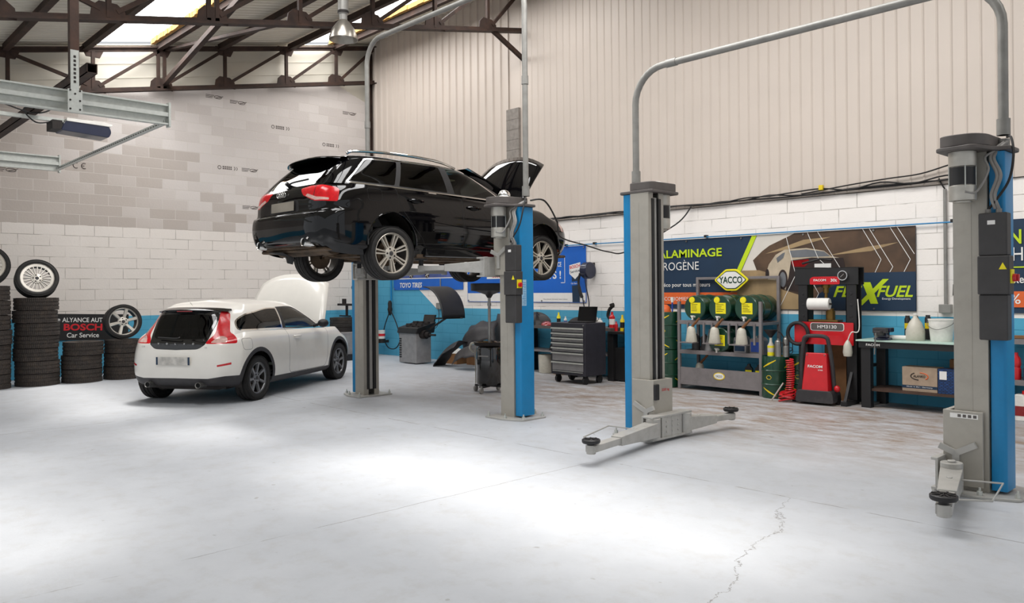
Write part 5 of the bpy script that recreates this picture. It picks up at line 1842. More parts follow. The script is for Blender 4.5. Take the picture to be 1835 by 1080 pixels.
t = tag(MB().tf((-3.83, 10.36, .895), .1).lathe([(0, -.13), (.03, -.13), (.03, .13), (0, .13)], 18, (0, 0, 0), (1, 0, 0)).build('cloth_roll', 'paper'), 'white rolled cloth lying beside the vise', 'cloth')
t = thing('pulley_part', 'small dark metal part lying right of the white bucket', 'part', (-3.13, 10.36, .865))
MB().cyl((0, 0, .0), (0, 0, .05), .05, n=18).cyl((.07, .03, 0), (.07, .03, .08), .03, n=14).bar((0, 0, .03), (.08, .03, .05), .04, .03).build('casting', 'iron', t)
def carton(name, label, x0, x1, y0, y1, z0, z1, mt, flap=False, rz=0):
    c = ((x0 + x1) / 2, (y0 + y1) / 2, z0)
    k = thing(name, label, 'box', c, rz)
    a, d, h = (x1 - x0) / 2, (y1 - y0) / 2, z1 - z0
    MB().box(-a, a, -d, d, 0, h).build('box', mt, k, bev=.004)
    MB().box(-a, a, -.025, .025, h, h + .001).build('tape', 'tan', k)
    return k, a, d, h
k, a, d, h = carton('parts_carton', 'pale brown printed carton on the bench lower shelf', -3.77, -3.365, 10.26, 10.5, .245, .545, 'pale_card')
MB().box(-a - .001, a + .001, -d - .002, -d, .04, .075).build('blue_band', 'navy', k)
text('Made in EU - Germany', 'white_print', k, (0, -d - .003, .057), ON_Y, .3, .018, .005)
MB().tube([(.0 + .1 * math.cos(q), -d - .001, .19 + .045 * math.sin(q)) for q in [-.8 + 2.3 * i / 16 for i in range(17)]], .006, 6).build('logo_arc', 'orange', k)
MB().tube([(.0 + .1 * math.cos(q), -d - .001, .19 + .045 * math.sin(q)) for q in [2.2 + 2.4 * i / 16 for i in range(17)]], .006, 6).build('logo_arc', 'iron', k)
text('ALANKO', 'iron', k, (0, -d - .003, .19), ON_Y, .14, .03, .02)
def carton_mat():
    mt, nt, b_ = nodes('patterned blue carton')
    tc_ = N(nt, 'ShaderNodeTexCoord').outputs['Object']
    mp = N(nt, 'ShaderNodeMapping')
    mp.inputs['Rotation'].default_value = (PI / 2, .5, 0)
    nt.links.new(tc_, mp.inputs[0])
    br = N(nt, 'ShaderNodeTexBrick')
    nt.links.new(mp.outputs[0], br.inputs['Vector'])
    for q, c_ in (('Color1', '#16325c'), ('Color2', '#1d4f92'), ('Mortar', '#0e2344')):
        br.inputs[q].default_value = lin(c_)
    br.inputs['Scale'].default_value = 14
    br.inputs['Mortar Size'].default_value = .06
    nt.links.new(br.outputs[0], b_.inputs['Base Color'])
    b_.inputs['Roughness'].default_value = .6
    return mt
MT['blue_carton'] = carton_mat()
k, a, d, h = carton('parts_carton', 'dark blue carton right of the pale printed carton', -3.36, -3.0, 10.26, 10.5, .245, .54, MT['blue_carton'])
MB().box(-a + .02, -a + .1, -d - .003, -d - .001, .17, .27).build('label', 'white_print', k)
carton('parts_carton', 'plain brown carton standing behind the dark blue carton', -3.31, -2.98, 10.52, 10.68, .245, .64, 'cardboard')

# ------------------------------------------------------------ shelf behind the nearest post
t = thing('storage_shelf', 'grey shelf unit at the right edge behind the nearest post', 'shelf', (0, 0, 0))
for z in (.46, .93):
    MB().box(-2.72, -1.4, 10.35, 10.78, z - .06, z).build('shelf_board', 'rack_grey', t)
for x in (-2.70, -1.42):
    for y in (10.38, 10.75):
        MB().box(x - .02, x + .02, y - .02, y + .02, 0, .93).build('leg', 'rack_grey', t)
k = thing('red_bottle', 'red bottle on the lower shelf at the right edge', 'bottle', (-2.585, 10.44, .46))
MB().lathe([(0, 0), (.05, 0), (.055, .02), (.055, .12), (.045, .14), (.055, .17), (.05, .24), (.025, .28), (.025, .31), (0, .31)], 20).build('body', 'red', k)
k, a, d, h = carton('small_carton', 'small dark carton right of the red bottle on the shelf', -2.50, -2.35, 10.38, 10.5, .46, .60, 'navy')
k = thing('fluid_canister', 'white canister with dark red label on the floor under the grey shelf', 'canister', (-2.55, 10.40, 0))
MB().prism(rnd([(-.11, 0), (.11, 0), (.11, .24), (.06, .3), (-.02, .3), (-.11, .25)], .02), (0, -.08, 0), (1, 0, 0), (0, 0, 1), -.16).build('body', 'white', k, bev=.01)
MB().box(-.08, .08, -.083, -.08, .06, .17).build('label', 'dark_red', k)
MB().cyl((.06, 0, .3), (.06, 0, .34), .025, n=14).build('cap', 'red', k)
tag(MB().tf((-2.5, 10.45, .935), .2).box(-.12, .2, -.06, .06, 0, .03).build('cardboard_scrap', 'cardboard'), 'flat cardboard scrap on top of the grey shelf', 'cardboard')

# ------------------------------------------------------------ tool cabinet and laptop
t = thing('tool_cabinet', 'dark roller tool cabinet with grey drawers, a laptop open on it', 'tool cabinet', (-9.08, 9.50, 0), -.02)
W_, D_ = .77, .50
MB().box(0, W_, 0, D_, .14, .99).build('carcass', 'dark_paint', t, bev=.008)
hz = [.915, .83, .75, .67, .59, .51, .355, .20]
for a, b in zip(hz[:-1], hz[1:]):
    dr = MB().box(.045, W_ - .045, -.014, 0, b + .012, a - .004).build('drawer', 'drawer_grey', t)
    MB().prism([(0, 0), (-.026, .004), (-.022, .02), (0, .026)], (.03, -.0145, a - .030), (0, 1, 0), (0, 0, 1), W_ - .06).build('drawer_handle', 'galv', dr)
MB().bar((.05, -.012, .195), (W_ - .05, -.012, .195), .012, .01).build('bottom_trim', 'galv', t)
MB().cyl((W_ - .04, -.004, .955), (W_ - .04, 0, .955), .014, n=14).build('lock', 'steel', t)
for x in (.08, W_ - .08):
    for y in (.09, D_ - .08):
        MB().cyl((x - .02, y, .062), (x + .02, y, .062), .062, n=22).box(x - .03, x + .03, y - .03, y + .03, .1, .14).build('castor', 'black_plastic', t)
k = thing('laptop', 'black laptop opened on top of the tool cabinet', 'laptop', (-8.56, 9.70, .99), .05)
MB().box(-.19, .19, -.13, .12, 0, .022).build('base', 'black_plastic', k, bev=.004)
MB().hexa([(-.19, .11, .02), (.19, .11, .02), (.19, .125, .02), (-.19, .125, .02), (-.19, .16, .26), (.19, .16, .26), (.19, .175, .26), (-.19, .175, .26)]).build('lid', 'screen', k, bev=.003)

# ------------------------------------------------------------ long bench with clutter along the wall
t = thing('workbench', 'long dark workbench full of clutter along the wall behind the tool cabinet', 'workbench', (0, 0, 0))
MB().box(-10.75, -8.42, 10.25, 10.78, .83, .88).build('top', 'cap_grey', t)
MB().box(-8.42, -7.55, 10.18, 10.78, .79, .83).build('lower_top', 'black_plastic', t)
MB().box(-10.75, -8.45, 10.3, 10.76, .40, .43).build('shelf', 'rack_grey', t)
for x in (-10.68, -9.3, -8.40, -7.65):
    MB().box(x - .06, x + .06, 10.22, 10.34, 0, .80).build('leg', 'black_plastic', t)
    MB().box(x - .05, x + .05, 10.66, 10.76, 0, .80).build('leg', 'black_plastic', t)
MB().box(-8.34, -7.7, 10.26, 10.7, .02, .56).build('drawer_box', 'black_plastic', t, bev=.01)
def bottle(x, y, z, r, h, mt, lab, l, cat='bottle', g='bottles on the long bench'):
    k = thing('bottle', l, cat, (x, y, z), 0, g)
    MB().lathe([(0, 0), (r, 0), (r, h * .68), (r * .5, h * .8), (r * .42, h * .92), (r * .42, h), (0, h)], 18).build('body', mt, k)
    if lab:
        MB().lathe([(r + .001, h * .2), (r + .001, h * .55)], 18).build('label', lab, k)
bottle(-9.76, 10.42, .88, .035, .24, 'yellow', 'black_plastic', 'yellow bottle on the long bench left of the laptop')
bottle(-9.62, 10.45, .88, .03, .17, 'white', 'blue_plastic', 'small white bottle left of the laptop')
bottle(-8.52, 10.42, .88, .05, .27, 'red', 'white_print', 'red can on the long bench right of the cabinet')
bottle(-8.20, 10.46, .83, .04, .28, 'yel_stripe', 'black_plastic', 'yellow and black spray can nearest the middle post')
bottle(-8.30, 10.42, .83, .038, .27, 'yel_stripe', 'iron', 'yellow spray can next to the red can')
bottle(-8.40, 10.38, .83, .03, .16, 'red', None, 'small dark red bottle beside the yellow spray cans')
bottle(-8.72, 10.34, .88, .045, .16, 'white', 'steel', 'white bottle right of the silver part behind the cabinet')
def lump(name, x, y, z, sx, sy, sz, mt, l, cat, seed):
    random.seed(seed)
    w = MB()
    R = []
    for i in range(9):
        row = []
        for j in range(17):
            th, ph = PI / 2 * i / 8, 2 * PI * (j % 16) / 16
            q = 1 + .22 * math.sin(3 * ph + seed) * math.sin(2 * th) + .12 * math.sin(5 * ph + seed * 2)
            row.append((sx * q * math.sin(th) * math.cos(ph), sy * q * math.sin(th) * math.sin(ph), sz * math.cos(th) * (1 + .1 * math.sin(4 * ph))))
        R.append(row)
    w.grid(R)
    o = w.build(name, mt)
    o.location = (x, y, z)
    return tag(o, l, cat)
lump('tool_bag', -10.35, 10.45, .88, .32, .17, .22, 'black_plastic', 'black tool bag slumped on the long bench behind the lift post', 'bag', 1)
lump('rag', -10.0, 10.36, .88, .13, .09, .07, 'dark_red', 'dark red rag on the long bench beside the black bag', 'rag', 2)
lump('dark_parts', -9.32, 10.46, .88, .22, .12, .15, 'iron', 'heap of dark engine parts on the bench behind the laptop', 'engine part', 3)
lump('turbo_housing', -8.88, 10.42, .88, .11, .1, .16, 'steel', 'shiny metal housing on the bench right of the laptop', 'engine part', 4)
lump('dark_parts', -7.98, 10.4, .83, .24, .14, .15, 'iron', 'heap of dark parts on the lower bench end beside the middle post', 'engine part', 5)
lump('dark_crate_parts', -9.75, 10.5, .43, .3, .18, .2, 'iron', 'dark parts piled on the shelf under the long bench', 'engine part', 6)
k = thing('work_lamp', 'curved dark gooseneck lamp standing on the bench right of the laptop', 'lamp', (-8.66, 10.52, .88))
MB().tube(spl([(0, 0, 0), (.02, 0, .12), (-.03, 0, .2), (0, 0, .30), (.06, 0, .36), (.05, 0, .40)], 6), [.03] * 24 + [.045] * 7, 10).build('neck', 'iron', k)
k = thing('plastic_container', 'white plastic container on the floor under the long bench', 'container', (-10.12, 10.46, 0))
MB().lathe([(0, .0), (.13, 0), (.14, .01), (.15, .33), (.13, .34), (.12, .02), (0, .02)], 20).build('body', 'clear_plastic', k)
carton('shelf_carton', 'open brown carton under the long bench beside the white container', -9.9, -9.62, 10.4, 10.62, 0, .24, 'cardboard')

# ------------------------------------------------------------ waste oil drainer
t = thing('oil_drainer', 'black wheeled waste oil drainer with a wide bowl on its pole', 'oil drainer', (-8.86, 7.93, 0), .3)
MB().lathe([(0, .11), (.18, .11), (.205, .15), (.205, .62), (.19, .68), (.12, .70), (0, .70)], 36).build('tank', MT['piano'], t)
w = MB()
w.box(-.24, .24, -.04, .04, .085, .11)
w.box(-.04, .04, -.24, .24, .085, .11)
ch_ = w.build('chassis', 'black_plastic', t)
for a in range(4):
    q = a * PI / 2
    x, y = .25 * math.cos(q), .25 * math.sin(q)
    MB().cyl((x - .015, y, .045), (x + .015, y, .045), .045, n=18).bar((x, y, .05), (x, y, .11), .02, .03).build('castor', 'grey_cable', t)
w = MB()
w.lathe([(.205, .70), (.24, .72), (.25, .76), (.235, .76), (.2, .72), (.0, .71)], 32)
tr = w.build('tool_tray', 'iron', t)
lump_ = MB()
for i in range(7):
    q = i * .9
    lump_.bar((.12 * math.cos(q), .12 * math.sin(q), .735), (.2 * math.cos(q + .8), .2 * math.sin(q + .8), .745), .03, .025)
lump_.bar((-.15, -.1, .73), (.15, .1, .73), .03, .02)
lump_.build('tray_fittings', 'brass', tr)
MB().cyl((0, 0, .70), (0, 0, 1.46), .022, n=14).cyl((0, 0, 1.3), (0, 0, 1.34), .03, n=14).build('pole', 'steel', t)
MB().lathe([(.03, 1.42), (.06, 1.47), (.20, 1.52), (.275, 1.53), (.28, 1.63), (.27, 1.64), (.265, 1.55), (.06, 1.50), (0, 1.49)], 36).build('bowl', 'black_plastic', t)
MB().tube([(-.235, -.03, .12), (-.235, -.03, .66)], .008, 8).build('sight_tube', 'clear_plastic', t)
w = MB()
w.tube(spl([(-.1, -.12, .73), (-.2, -.18, .74), (-.27, -.12, .66), (-.25, -.05, .60)], 5), .02, 8)
w.build('drain_hose', 'clear_plastic', t)
MB().box(-.08, .10, -.2065, -.2045, .545, .565).build('label_strip', 'grey_cable', t)
bottle_ = thing('red_container', 'red container standing on the bench behind the oil drainer', 'container', (-10.62, 10.4, .88))
MB().prism(rnd([(-.1, 0), (.1, 0), (.1, .2), (.03, .26), (-.1, .22)], .02), (0, -.07, 0), (1, 0, 0), (0, 0, 1), -.14).build('body', 'red', bottle_, bev=.01)

# ------------------------------------------------------------ wheel balancer
t = thing('wheel_balancer', 'grey wheel balancer with black top tray and curved black hood', 'wheel balancer', (0, 0, 0))
bx = (-13.83, -13.22, 9.79, 10.18)
MB().box(*bx[:2], *bx[2:], .02, .66).build('cabinet', 'drawer_grey', t, bev=.012)
w = MB()
for i in range(9):
    w.box(-13.81, -13.74, 9.782, 9.79, .12 + i * .048, .148 + i * .048)
w.build('vent_grille', 'black_plastic', t)
w = MB()
w.hexa([(-13.86, 9.75, .64), (-13.18, 9.75, .64), (-13.18, 10.24, .64), (-13.86, 10.24, .64), (-13.84, 9.77, .76), (-13.14, 9.77, .76), (-13.14, 10.26, .88), (-13.84, 10.26, .88)])
tp = w.build('top_tray', 'black_plastic', t, bev=.02)
for i in range(3):
    for j in range(2):
        MB().cyl((-13.62 + i * .2, 9.9 + j * .18, .79 + j * .045), (-13.62 + i * .2, 9.9 + j * .18, .84 + j * .045), .07, .06, n=18).build('weight_cup', 'iron', tp)
MB().hexa([(-13.56, 10.22, .86), (-13.18, 10.22, .86), (-13.18, 10.26, .86), (-13.56, 10.26, .86), (-13.56, 10.26, 1.02), (-13.18, 10.26, 1.02), (-13.18, 10.30, 1.02), (-13.56, 10.30, 1.02)]).build('display', 'screen', t, bev=.006)
w = MB()
w.cyl((-13.22, 9.95, .62), (-13.08, 9.95, .62), .09, n=24)
w.cyl((-13.08, 9.95, .62), (-12.98, 9.95, .62), .055, n=20)
w.cyl((-12.98, 9.95, .62), (-12.78, 9.95, .62), .022, n=14)
w.build('shaft', 'iron', t)
R = []
for i in range(13):
    a = PI / 2 * (i / 12) * 1.02
    R.append([(-12.88 + .62 * math.sin(a) + b * .04, 9.72 + b * .55, .99 + .62 * math.cos(a) - .06 * (1 - abs(2 * b - 1)) * 0) for b in (0, .06, .25, .5, .75, .94, 1)])
hd = MB().grid(R).build('hood', 'black_plastic', t, solid=.02)
w = MB()
w.prism([(0, .62), (.24, .56), (.44, .42), (.56, .24), (.62, 0), (.48, 0), (.40, .2), (.30, .34), (.16, .46), (0, .54)], (-12.88, 10.27, .99), (1, 0, 0), (0, 0, 1), -.015)
w.build('hood_side', 'black_plastic', hd)
MB().bar((-13.12, 10.05, .72), (-12.55, 10.05, .97), .035, .03).bar((-12.62, 9.8, .97), (-12.2, 10.2, .98), .05, .03).build('hood_arm', 'iron', t)

# ------------------------------------------------------------ wheel-arch liners and cartons on the floor
def liner(label, p, rot, L, Wd, bend, mt='dark_plastic'):
    R = []
    for i in range(15):
        a = bend * (i / 14 - .5)
        row = []
        for j in range(9):
            v = j / 8 - .5
            rr = L / bend
            row.append((rr * math.sin(a), v * Wd * (1 - .12 * math.sin(i * 1.3)), rr * (math.cos(a) - math.cos(bend / 2)) + .03 * math.cos(v * 9) - .06 * abs(2 * v) ** 4))
        R.append(row)
    o = MB().grid(R).build('arch_liner', mt, solid=.008)
    o.location = p
    o.rotation_euler = rot
    return tag(o, label, 'car part', 'plastic car parts leaning on the wall')
liner('long dark plastic liner sloping from the floor beside the cartons', (-12.42, 9.98, .24), (.25, -.62, 0), .95, .45, .7)
liner('arched dark plastic liner standing behind the oil drainer', (-11.95, 10.42, .62), (.9, -.3, .3), .9, .5, 1.6)
liner('dark plastic splash panel lying behind the oil drainer pole', (-11.55, 9.85, .34), (.5, -.2, .1), .8, .5, 1.0)
k = thing('car_bumper', 'dark grey car bumper leaning on the wall behind the drainer pole', 'car part', (-11.28, 10.66, 0))
R = []
for i in range(17):
    u = i / 16 - .5
    R.append([(u * 1.0, .12 * (2 * u) ** 2 - .1 * math.sin(PI * v), .1 + v * .95) for v in (0, .15, .35, .55, .8, 1)])
MB().grid(R).build('skin', 'dark_plastic', k, solid=.02)
carton('open_carton', 'brown carton on the floor beside the wheel balancer', -13.1, -12.62, 10.38, 10.72, 0, .22, 'cardboard')
carton('open_carton', 'brown carton behind the sloping plastic liner', -12.45, -12.15, 10.5, 10.78, 0, .33, 'cardboard')
lump('white_sheet', -12.78, 10.5, .22, .22, .14, .10, 'paper', 'crumpled white sheet on the carton beside the balancer', 'sheet', 8)

# ------------------------------------------------------------ tyre changer beyond the white car
t = thing('tyre_changer', 'dark tyre changer with a tyre clamped on it, beyond the white car', 'tyre changer', (0, 0, 0))
MB().box(-16.0, -15.2, 9.25, 9.85, .12, .62).build('cabinet', 'drawer_grey', t, bev=.02)
MB().box(-16.02, -15.1, 9.2, 9.9, 0, .12).build('base', 'black_plastic', t)
MB().cyl((-15.65, 9.55, .62), (-15.65, 9.55, .72), .3, n=28).build('turntable', 'iron', t)
w = MB()
w.box(-15.58, -15.44, 9.92, 10.06, .12, 1.50)
w.box(-15.6, -15.42, 9.8, 10.1, 1.15, 1.25)
w.build('column', 'black_plastic', t, bev=.01)
w = MB()
w.box(-16.1, -15.45, 9.66, 9.74, 1.20, 1.25)
w.box(-15.95, -15.5, 9.64, 9.66, 1.205, 1.225)
w.cyl((-15.75, 9.70, 1.25), (-15.75, 9.70, .98), .03, n=12)
w.cyl((-15.86, 9.7, 1.25), (-15.86, 9.7, 1.36), .05, n=14)
w.box(-16.05, -15.6, 9.68, 9.72, .95, .98)
w.build('swing_arm', 'iron', t, bev=.006)
MB().tube(spl([(-15.5, 10.0, 1.3), (-15.7, 9.95, 1.42), (-15.85, 9.9, 1.6), (-15.75, 9.9, 1.68), (-15.55, 9.95, 1.60)], 8), .01, 6).build('air_hose', 'cable', t)
k = MB().lathe(tyre_prof(.31, .2, .2), 40, (0, 0, 0), (0, 0, 1), closed=True).build('tyre', 'dusty_rubber')
k.location = (-15.65, 9.55, .84)
tag(k, 'dusty tyre lying flat on the tyre changer', 'tyre')

# ------------------------------------------------------------ tyres along the far wall
proto = {}
def stack_tyre(x, y, z, R, W, label, rz):
    key = (R, W)
    if key not in proto:
        o = MB().lathe(tyre_prof(R, W, R - .115), 44, (0, 0, 0), (0, 0, 1), closed=True).build('tyre', MT['tread'], ang=50)
        proto[key] = o
    else:
        o = dup(proto[key])
    o.location = (x, y, z + W / 2)
    o.rotation_euler = (0, 0, rz)
    return tag(o, label, 'tyre', 'used tyres stacked along the far wall')
def tread_mat():
    mt, nt, b = nodes('worn tyre tread')
    tc = N(nt, 'ShaderNodeTexCoord').outputs['Object']
    sp = N(nt, 'ShaderNodeSeparateXYZ')
    nt.links.new(tc, sp.inputs[0])
    ang = mathn(nt, 'ARCTAN2', sp.outputs[1], sp.outputs[0])
    zz = mathn(nt, 'MULTIPLY', mathn(nt, 'ABSOLUTE', sp.outputs[2]), 30)
    s_ = mathn(nt, 'SINE', mathn(nt, 'ADD', mathn(nt, 'MULTIPLY', ang, 70), zz))
    n1 = noise(nt, tc, 5, 4)
    col = mixc(nt, n1, lin('#2a2522'), lin('#463d37'))
    col = mixc(nt, mathn(nt, 'MULTIPLY', ramp(nt, s_, .2, .6), .5), col, lin('#0e0c0b'))
    col = mixc(nt, mathn(nt, 'MULTIPLY', ramp(nt, noise(nt, tc, 9, 5, .7), .5, .7), .35), col, lin('#57493c'))
    nt.links.new(col, b.inputs['Base Color'])
    b.inputs['Roughness'].default_value = .78
    bp = N(nt, 'ShaderNodeBump')
    bp.inputs['Strength'].default_value = .5
    bp.inputs['Distance'].default_value = .006
    nt.links.new(mathn(nt, 'MULTIPLY', s_, -1), bp.inputs['Height'])
    nt.links.new(bp.outputs[0], b.inputs['Normal'])
    return mt
MT['tread'] = tread_mat()
ordn = ['lowest', 'second from the floor', 'third from the floor', 'fourth from the floor', 'fifth from the floor', 'sixth from the floor', 'topmost']
random.seed(4)
for i in range(7):
    stack_tyre(-15.16 + random.uniform(-.02, .02), 2.62 + random.uniform(-.015, .015), i * .240, .33, .237, 'worn black tyre, %s of the tall stack cut by the left edge' % ordn[i], i * 1.1)
for i in range(7):
    stack_tyre(-15.21 + random.uniform(-.02, .02), 3.32 + random.uniform(-.02, .02), i * .211, .335, .208, 'worn black tyre, %s of the stack under the many-spoke wheel' % ordn[i], i * .9)
for i in range(3):
    stack_tyre(-15.18 + random.uniform(-.02, .02), 4.02 + random.uniform(-.015, .015), i * .236, .32, .233, 'worn black tyre, %s of the low stack under the black sign' % (ordn[i] if i < 2 else 'topmost'), i * 1.3)
for i in range(3):
    stack_tyre(-15.22 + random.uniform(-.02, .02), 4.70 + random.uniform(-.015, .015), i * .236, .32, .233, 'worn black tyre, %s of the low stack under the six-spoke wheel' % (ordn[i] if i < 2 else 'topmost'), i * .7)
for i in range(3):
    stack_tyre(-15.5, 6.05, i * .236, .32, .233, 'worn black tyre, %s of the stack hidden behind the white car' % (ordn[i] if i < 2 else 'topmost'), i)
def loose_wheel(p, label, R, W, rr, style, lean, turn, rim):
    t = thing('spare_wheel', label, 'wheel', p, 0, 'loose wheels on top of the tyre stacks', (0, 0, 0))
    o = wheel(t, (0, 0, 0), R, W, rr, style, face=-1, rim=rim, name='tyre', dark=False, rot=.25)
    t.rotation_euler = (-lean, 0, PI / 2 + turn)
    return t
loose_wheel((-15.24, 3.34, 1.785), 'many-spoke alloy wheel leaning on top of the second tyre stack', .325, .2, .245, 'multi', .30, -.1, 'bright_alloy')
loose_wheel((-15.24, 4.70, 1.018), 'six-spoke alloy wheel standing on the low tyre stack beside the white car', .31, .2, .238, 'six', .10, -.05, 'bright_alloy')
loose_wheel((-15.16, 2.62, 2.0), 'alloy wheel cut off by the left edge on the tallest stack', .32, .2, .24, 'multi', .15, -.1, 'alloy')
loose_wheel((-15.5, 6.05, 1.022), 'wheel just peeking out above the roof of the white car', .315, .2, .2, 'seven', .1, 0, 'alloy')
t = thing('sign_board', 'black board with BOSCH Car Service leaning behind the low tyre stacks', 'sign', (XL + .02, 4.36, .905))
t.rotation_euler = (-.035, 0, 0)
MB().box(-.01, .01, -.79, .77, -.245, .245).build('board', 'black_plastic', t)
text('ALYANCE AUTO', 'white_print', t, (.0115, -.0, .135), ON_X, .77, .085, .012)
text('Garage', 'white_print', t, (.0115, -.60, .135), ON_X, .36, .085, .012)
text('BOSCH', 'red_print', t, (.0115, -.03, .0), ON_X, .66, .13, .03)
text('Car Service', 'white_print', t, (.0115, -.03, -.15), ON_X, .55, .09, .012)

# stamps on the bare blocks
wl = bpy.data.objects['wall_left']
MT['stamp'] = mat('faded ink stamp', '#5d5550', .9, var=.15, scale=30)
for y, z, k in ((6.9, 5.65, 0), (7.42, 5.61, 1), (8.37, 5.20, 2), (9.64, 4.96, 2), (10.18, 5.78, 1), (7.15, 4.18, 2), (7.67, 4.18, 0), (7.68, 3.37, 0), (4.32, 3.94, 3), (3.13, 3.75, 1)):
    w = MB()
    x = XL + .002
    if k in (0, 1):
        for i in range(3):
            w.box(x - .001, x, y - .2, y - .06 + .02 * i, z - .035 + i * .028, z - .023 + i * .028)
        w.tube([(x, y + .06 + .08 * math.cos(a), z + .03 * math.sin(a)) for a in [2 * PI * q / 12 for q in range(12)]], .006, 4, True)
        w.bar((x, y + .02, z - .02), (x, y + .17, z + .03), .01, .012)
    elif k == 2:
        w.tube([(x, y - .17 + .035 * math.cos(a), z + .035 * math.sin(a)) for a in [2 * PI * q / 12 for q in range(12)]], .006, 4, True)
        for i in range(5):
            for j in range(2):
                w.box(x - .001, x, y - .10 + i * .042, y - .072 + i * .042, z - .035 + j * .04, z - .005 + j * .04)
        for i in range(2):
            w.tube([(x, y + .14 + i * .05 + .03 * math.cos(a), z + .035 * math.sin(a)) for a in [-1.3 + 2.6 * q / 8 for q in range(9)]], .006, 4)
    else:
        w.tube([(x, y - .08 + .05 * math.cos(a), z + .05 * math.sin(a)) for a in [1.1 + 4.1 * q / 10 for q in range(11)]], .008, 4)
        w.tube([(x, y + .06 + .05 * math.cos(a), z + .05 * math.sin(a)) for a in [1.1 + 4.1 * q / 10 for q in range(11)]], .008, 4)
        w.bar((x, y + .01, z), (x, y + .06, z), .01, .012)
    w.build('block_stamp', 'stamp', wl)

# ------------------------------------------------------------ hall door tracks, opener and hangers
t = thing('door_track', 'white galvanised sectional door track frame hanging at upper left', 'door track', (0, 0, 0))
for x, nm in ((-8.08, 'right'), (-12.12, 'left')):
    w = MB()
    w.prism([(-.03, -.10), (.035, -.10), (.035, -.085), (-.015, -.085), (-.015, -.02), (.035, -.02), (.035, .02), (-.015, .02), (-.015, .085), (.035, .085), (.035, .10), (-.03, .10)], (x, 2.95, 3.32), (1, 0, 0), (0, 0, 1), 4.4)
    w.box(x - .035, x + .045, 2.93, 2.95, 3.2, 3.44)
    w.build('rail', 'galv', t)
w = MB()
w.box(-12.12, -8.08, 2.90, 2.905, 3.215, 3.27)
w.box(-12.12, -8.08, 2.86, 2.905, 3.215, 3.219)
cb = w.build('cross_angle', 'galv', t)
for i in range(52):
    x = -12.0 + i * .075
    MB().box(x, x + .04, 2.8985, 2.8998, 3.235, 3.252).build('slot', 'iron', cb)
w = MB()
w.box(-7.925, -7.920, 2.02, 2.09, 3.2, 3.76)
w.box(-7.920, -7.915, 1.995, 2.115, 3.19, 3.40)
w.box(-8.06, -7.92, 2.04, 2.07, 3.34, 3.36)
hb = w.build('hanger_bracket', 'galv', t)
for i in range(7):
    MB().box(-7.9195, -7.918, 2.045, 2.065, 3.46 + i * .038, 3.482 + i * .038).build('slot', 'iron', hb)
for q in ((-8.0, 3.22), (-7.92, 3.22), (-8.0, 3.30), (-7.92, 3.30), (-7.96, 3.36), (-8.0, 3.39), (-7.92, 3.39)):
    MB().cyl((-7.915, q[0] + 10.015, q[1]), (-7.911, q[0] + 10.015, q[1]), .009, n=8).build('bolt', 'iron', hb)
w = MB()
w.box(-8.0, -7.925, 2.02, 2.095, 3.50, roof_z(2.1) + .02)
tag(w.build('hanger_post', 'rust'), 'dark square tube hanging from the roof to the white door track', 'post')
w = MB()
y0, z0 = 2.20, 3.62
for a, b, c, d in ((-.045, .045, -.045, -.038), (-.045, .045, .038, .045), (-.045, -.038, -.045, .045), (.038, .045, -.045, .045)):
    w.box(-13.2, -7.92, y0 + a, y0 + b, z0 + c, z0 + d)
tag(w.build('support_tube', 'rust'), 'horizontal brown square tube with open end crossing behind the door track', 'tube')
t = thing('door_opener', 'dark blue garage door opener hanging on its rail at upper left', 'door opener', (-10.12, 0, 3.46))
w = MB()
w.box(-.025, .025, -1.4, 2.55, .05, .09)
w.build('boom_rail', 'galv', t)
MB().prism(rnd([(2.44, -.06), (2.95, -.09), (2.98, -.02), (2.95, .05), (2.5, .06)], .03), (-.14, 0, 0), (0, 1, 0), (0, 0, 1), .28).build('motor_housing', 'navy_plastic', t, bev=.02)
MB().prism(rnd([(2.5, .05), (2.97, .04), (2.99, .065), (2.9, .085), (2.5, .085)], .012), (-.15, 0, 0), (0, 1, 0), (0, 0, 1), .30).build('housing_lid', 'white', t, bev=.01)
MB().box(-.13, .13, 2.36, 2.46, -.05, .05).build('circuit_board', 'iron', t)
w = MB()
w.tube(spl([(0, 2.4, .05), (.1, 2.2, .0), (.05, 2.1, .15), (.12, 2.35, .17), (.1, 2.15, .1), (0, 1.6, .25), (-.1, 1.0, .2), (0, .7, .28), (.05, .4, .2)], 8), .008, 6)
w.build('cord', 'cable', t)

# ------------------------------------------------------------ hanging lamp
MT['lamp_alu'] = mat('spun aluminium', '#a9a39a', .3, .8, var=.05)
t = thing('high_bay_lamp', 'grey bell-shaped high-bay lamp hanging between the roof trusses', 'lamp', (-10.42, 6.40, 0))
MB().lathe([(.06, 5.66), (.10, 5.62), (.17, 5.52), (.215, 5.40), (.22, 5.36), (.21, 5.36), (.165, 5.5), (.09, 5.60), (.05, 5.64)], 36).build('reflector', MT['lamp_alu'], t)
MB().lathe([(0, 6.12), (.075, 6.12), (.08, 6.10), (.08, 5.76), (.06, 5.74), (.06, 5.66), (0, 5.66)], 28).build('gear_housing', 'conduit', t)
MB().lathe([(.082, 5.80), (.086, 5.79), (.086, 5.77), (.082, 5.76)], 28).build('band', 'iron', t)
MB().cyl((0, 0, 6.12), (0, 0, under(6.4) - .02), .012, n=8).build('rod', 'iron', t)
MB().ball((0, 0, 5.50), .055, 1.6, 14).build('bulb', 'white', t)

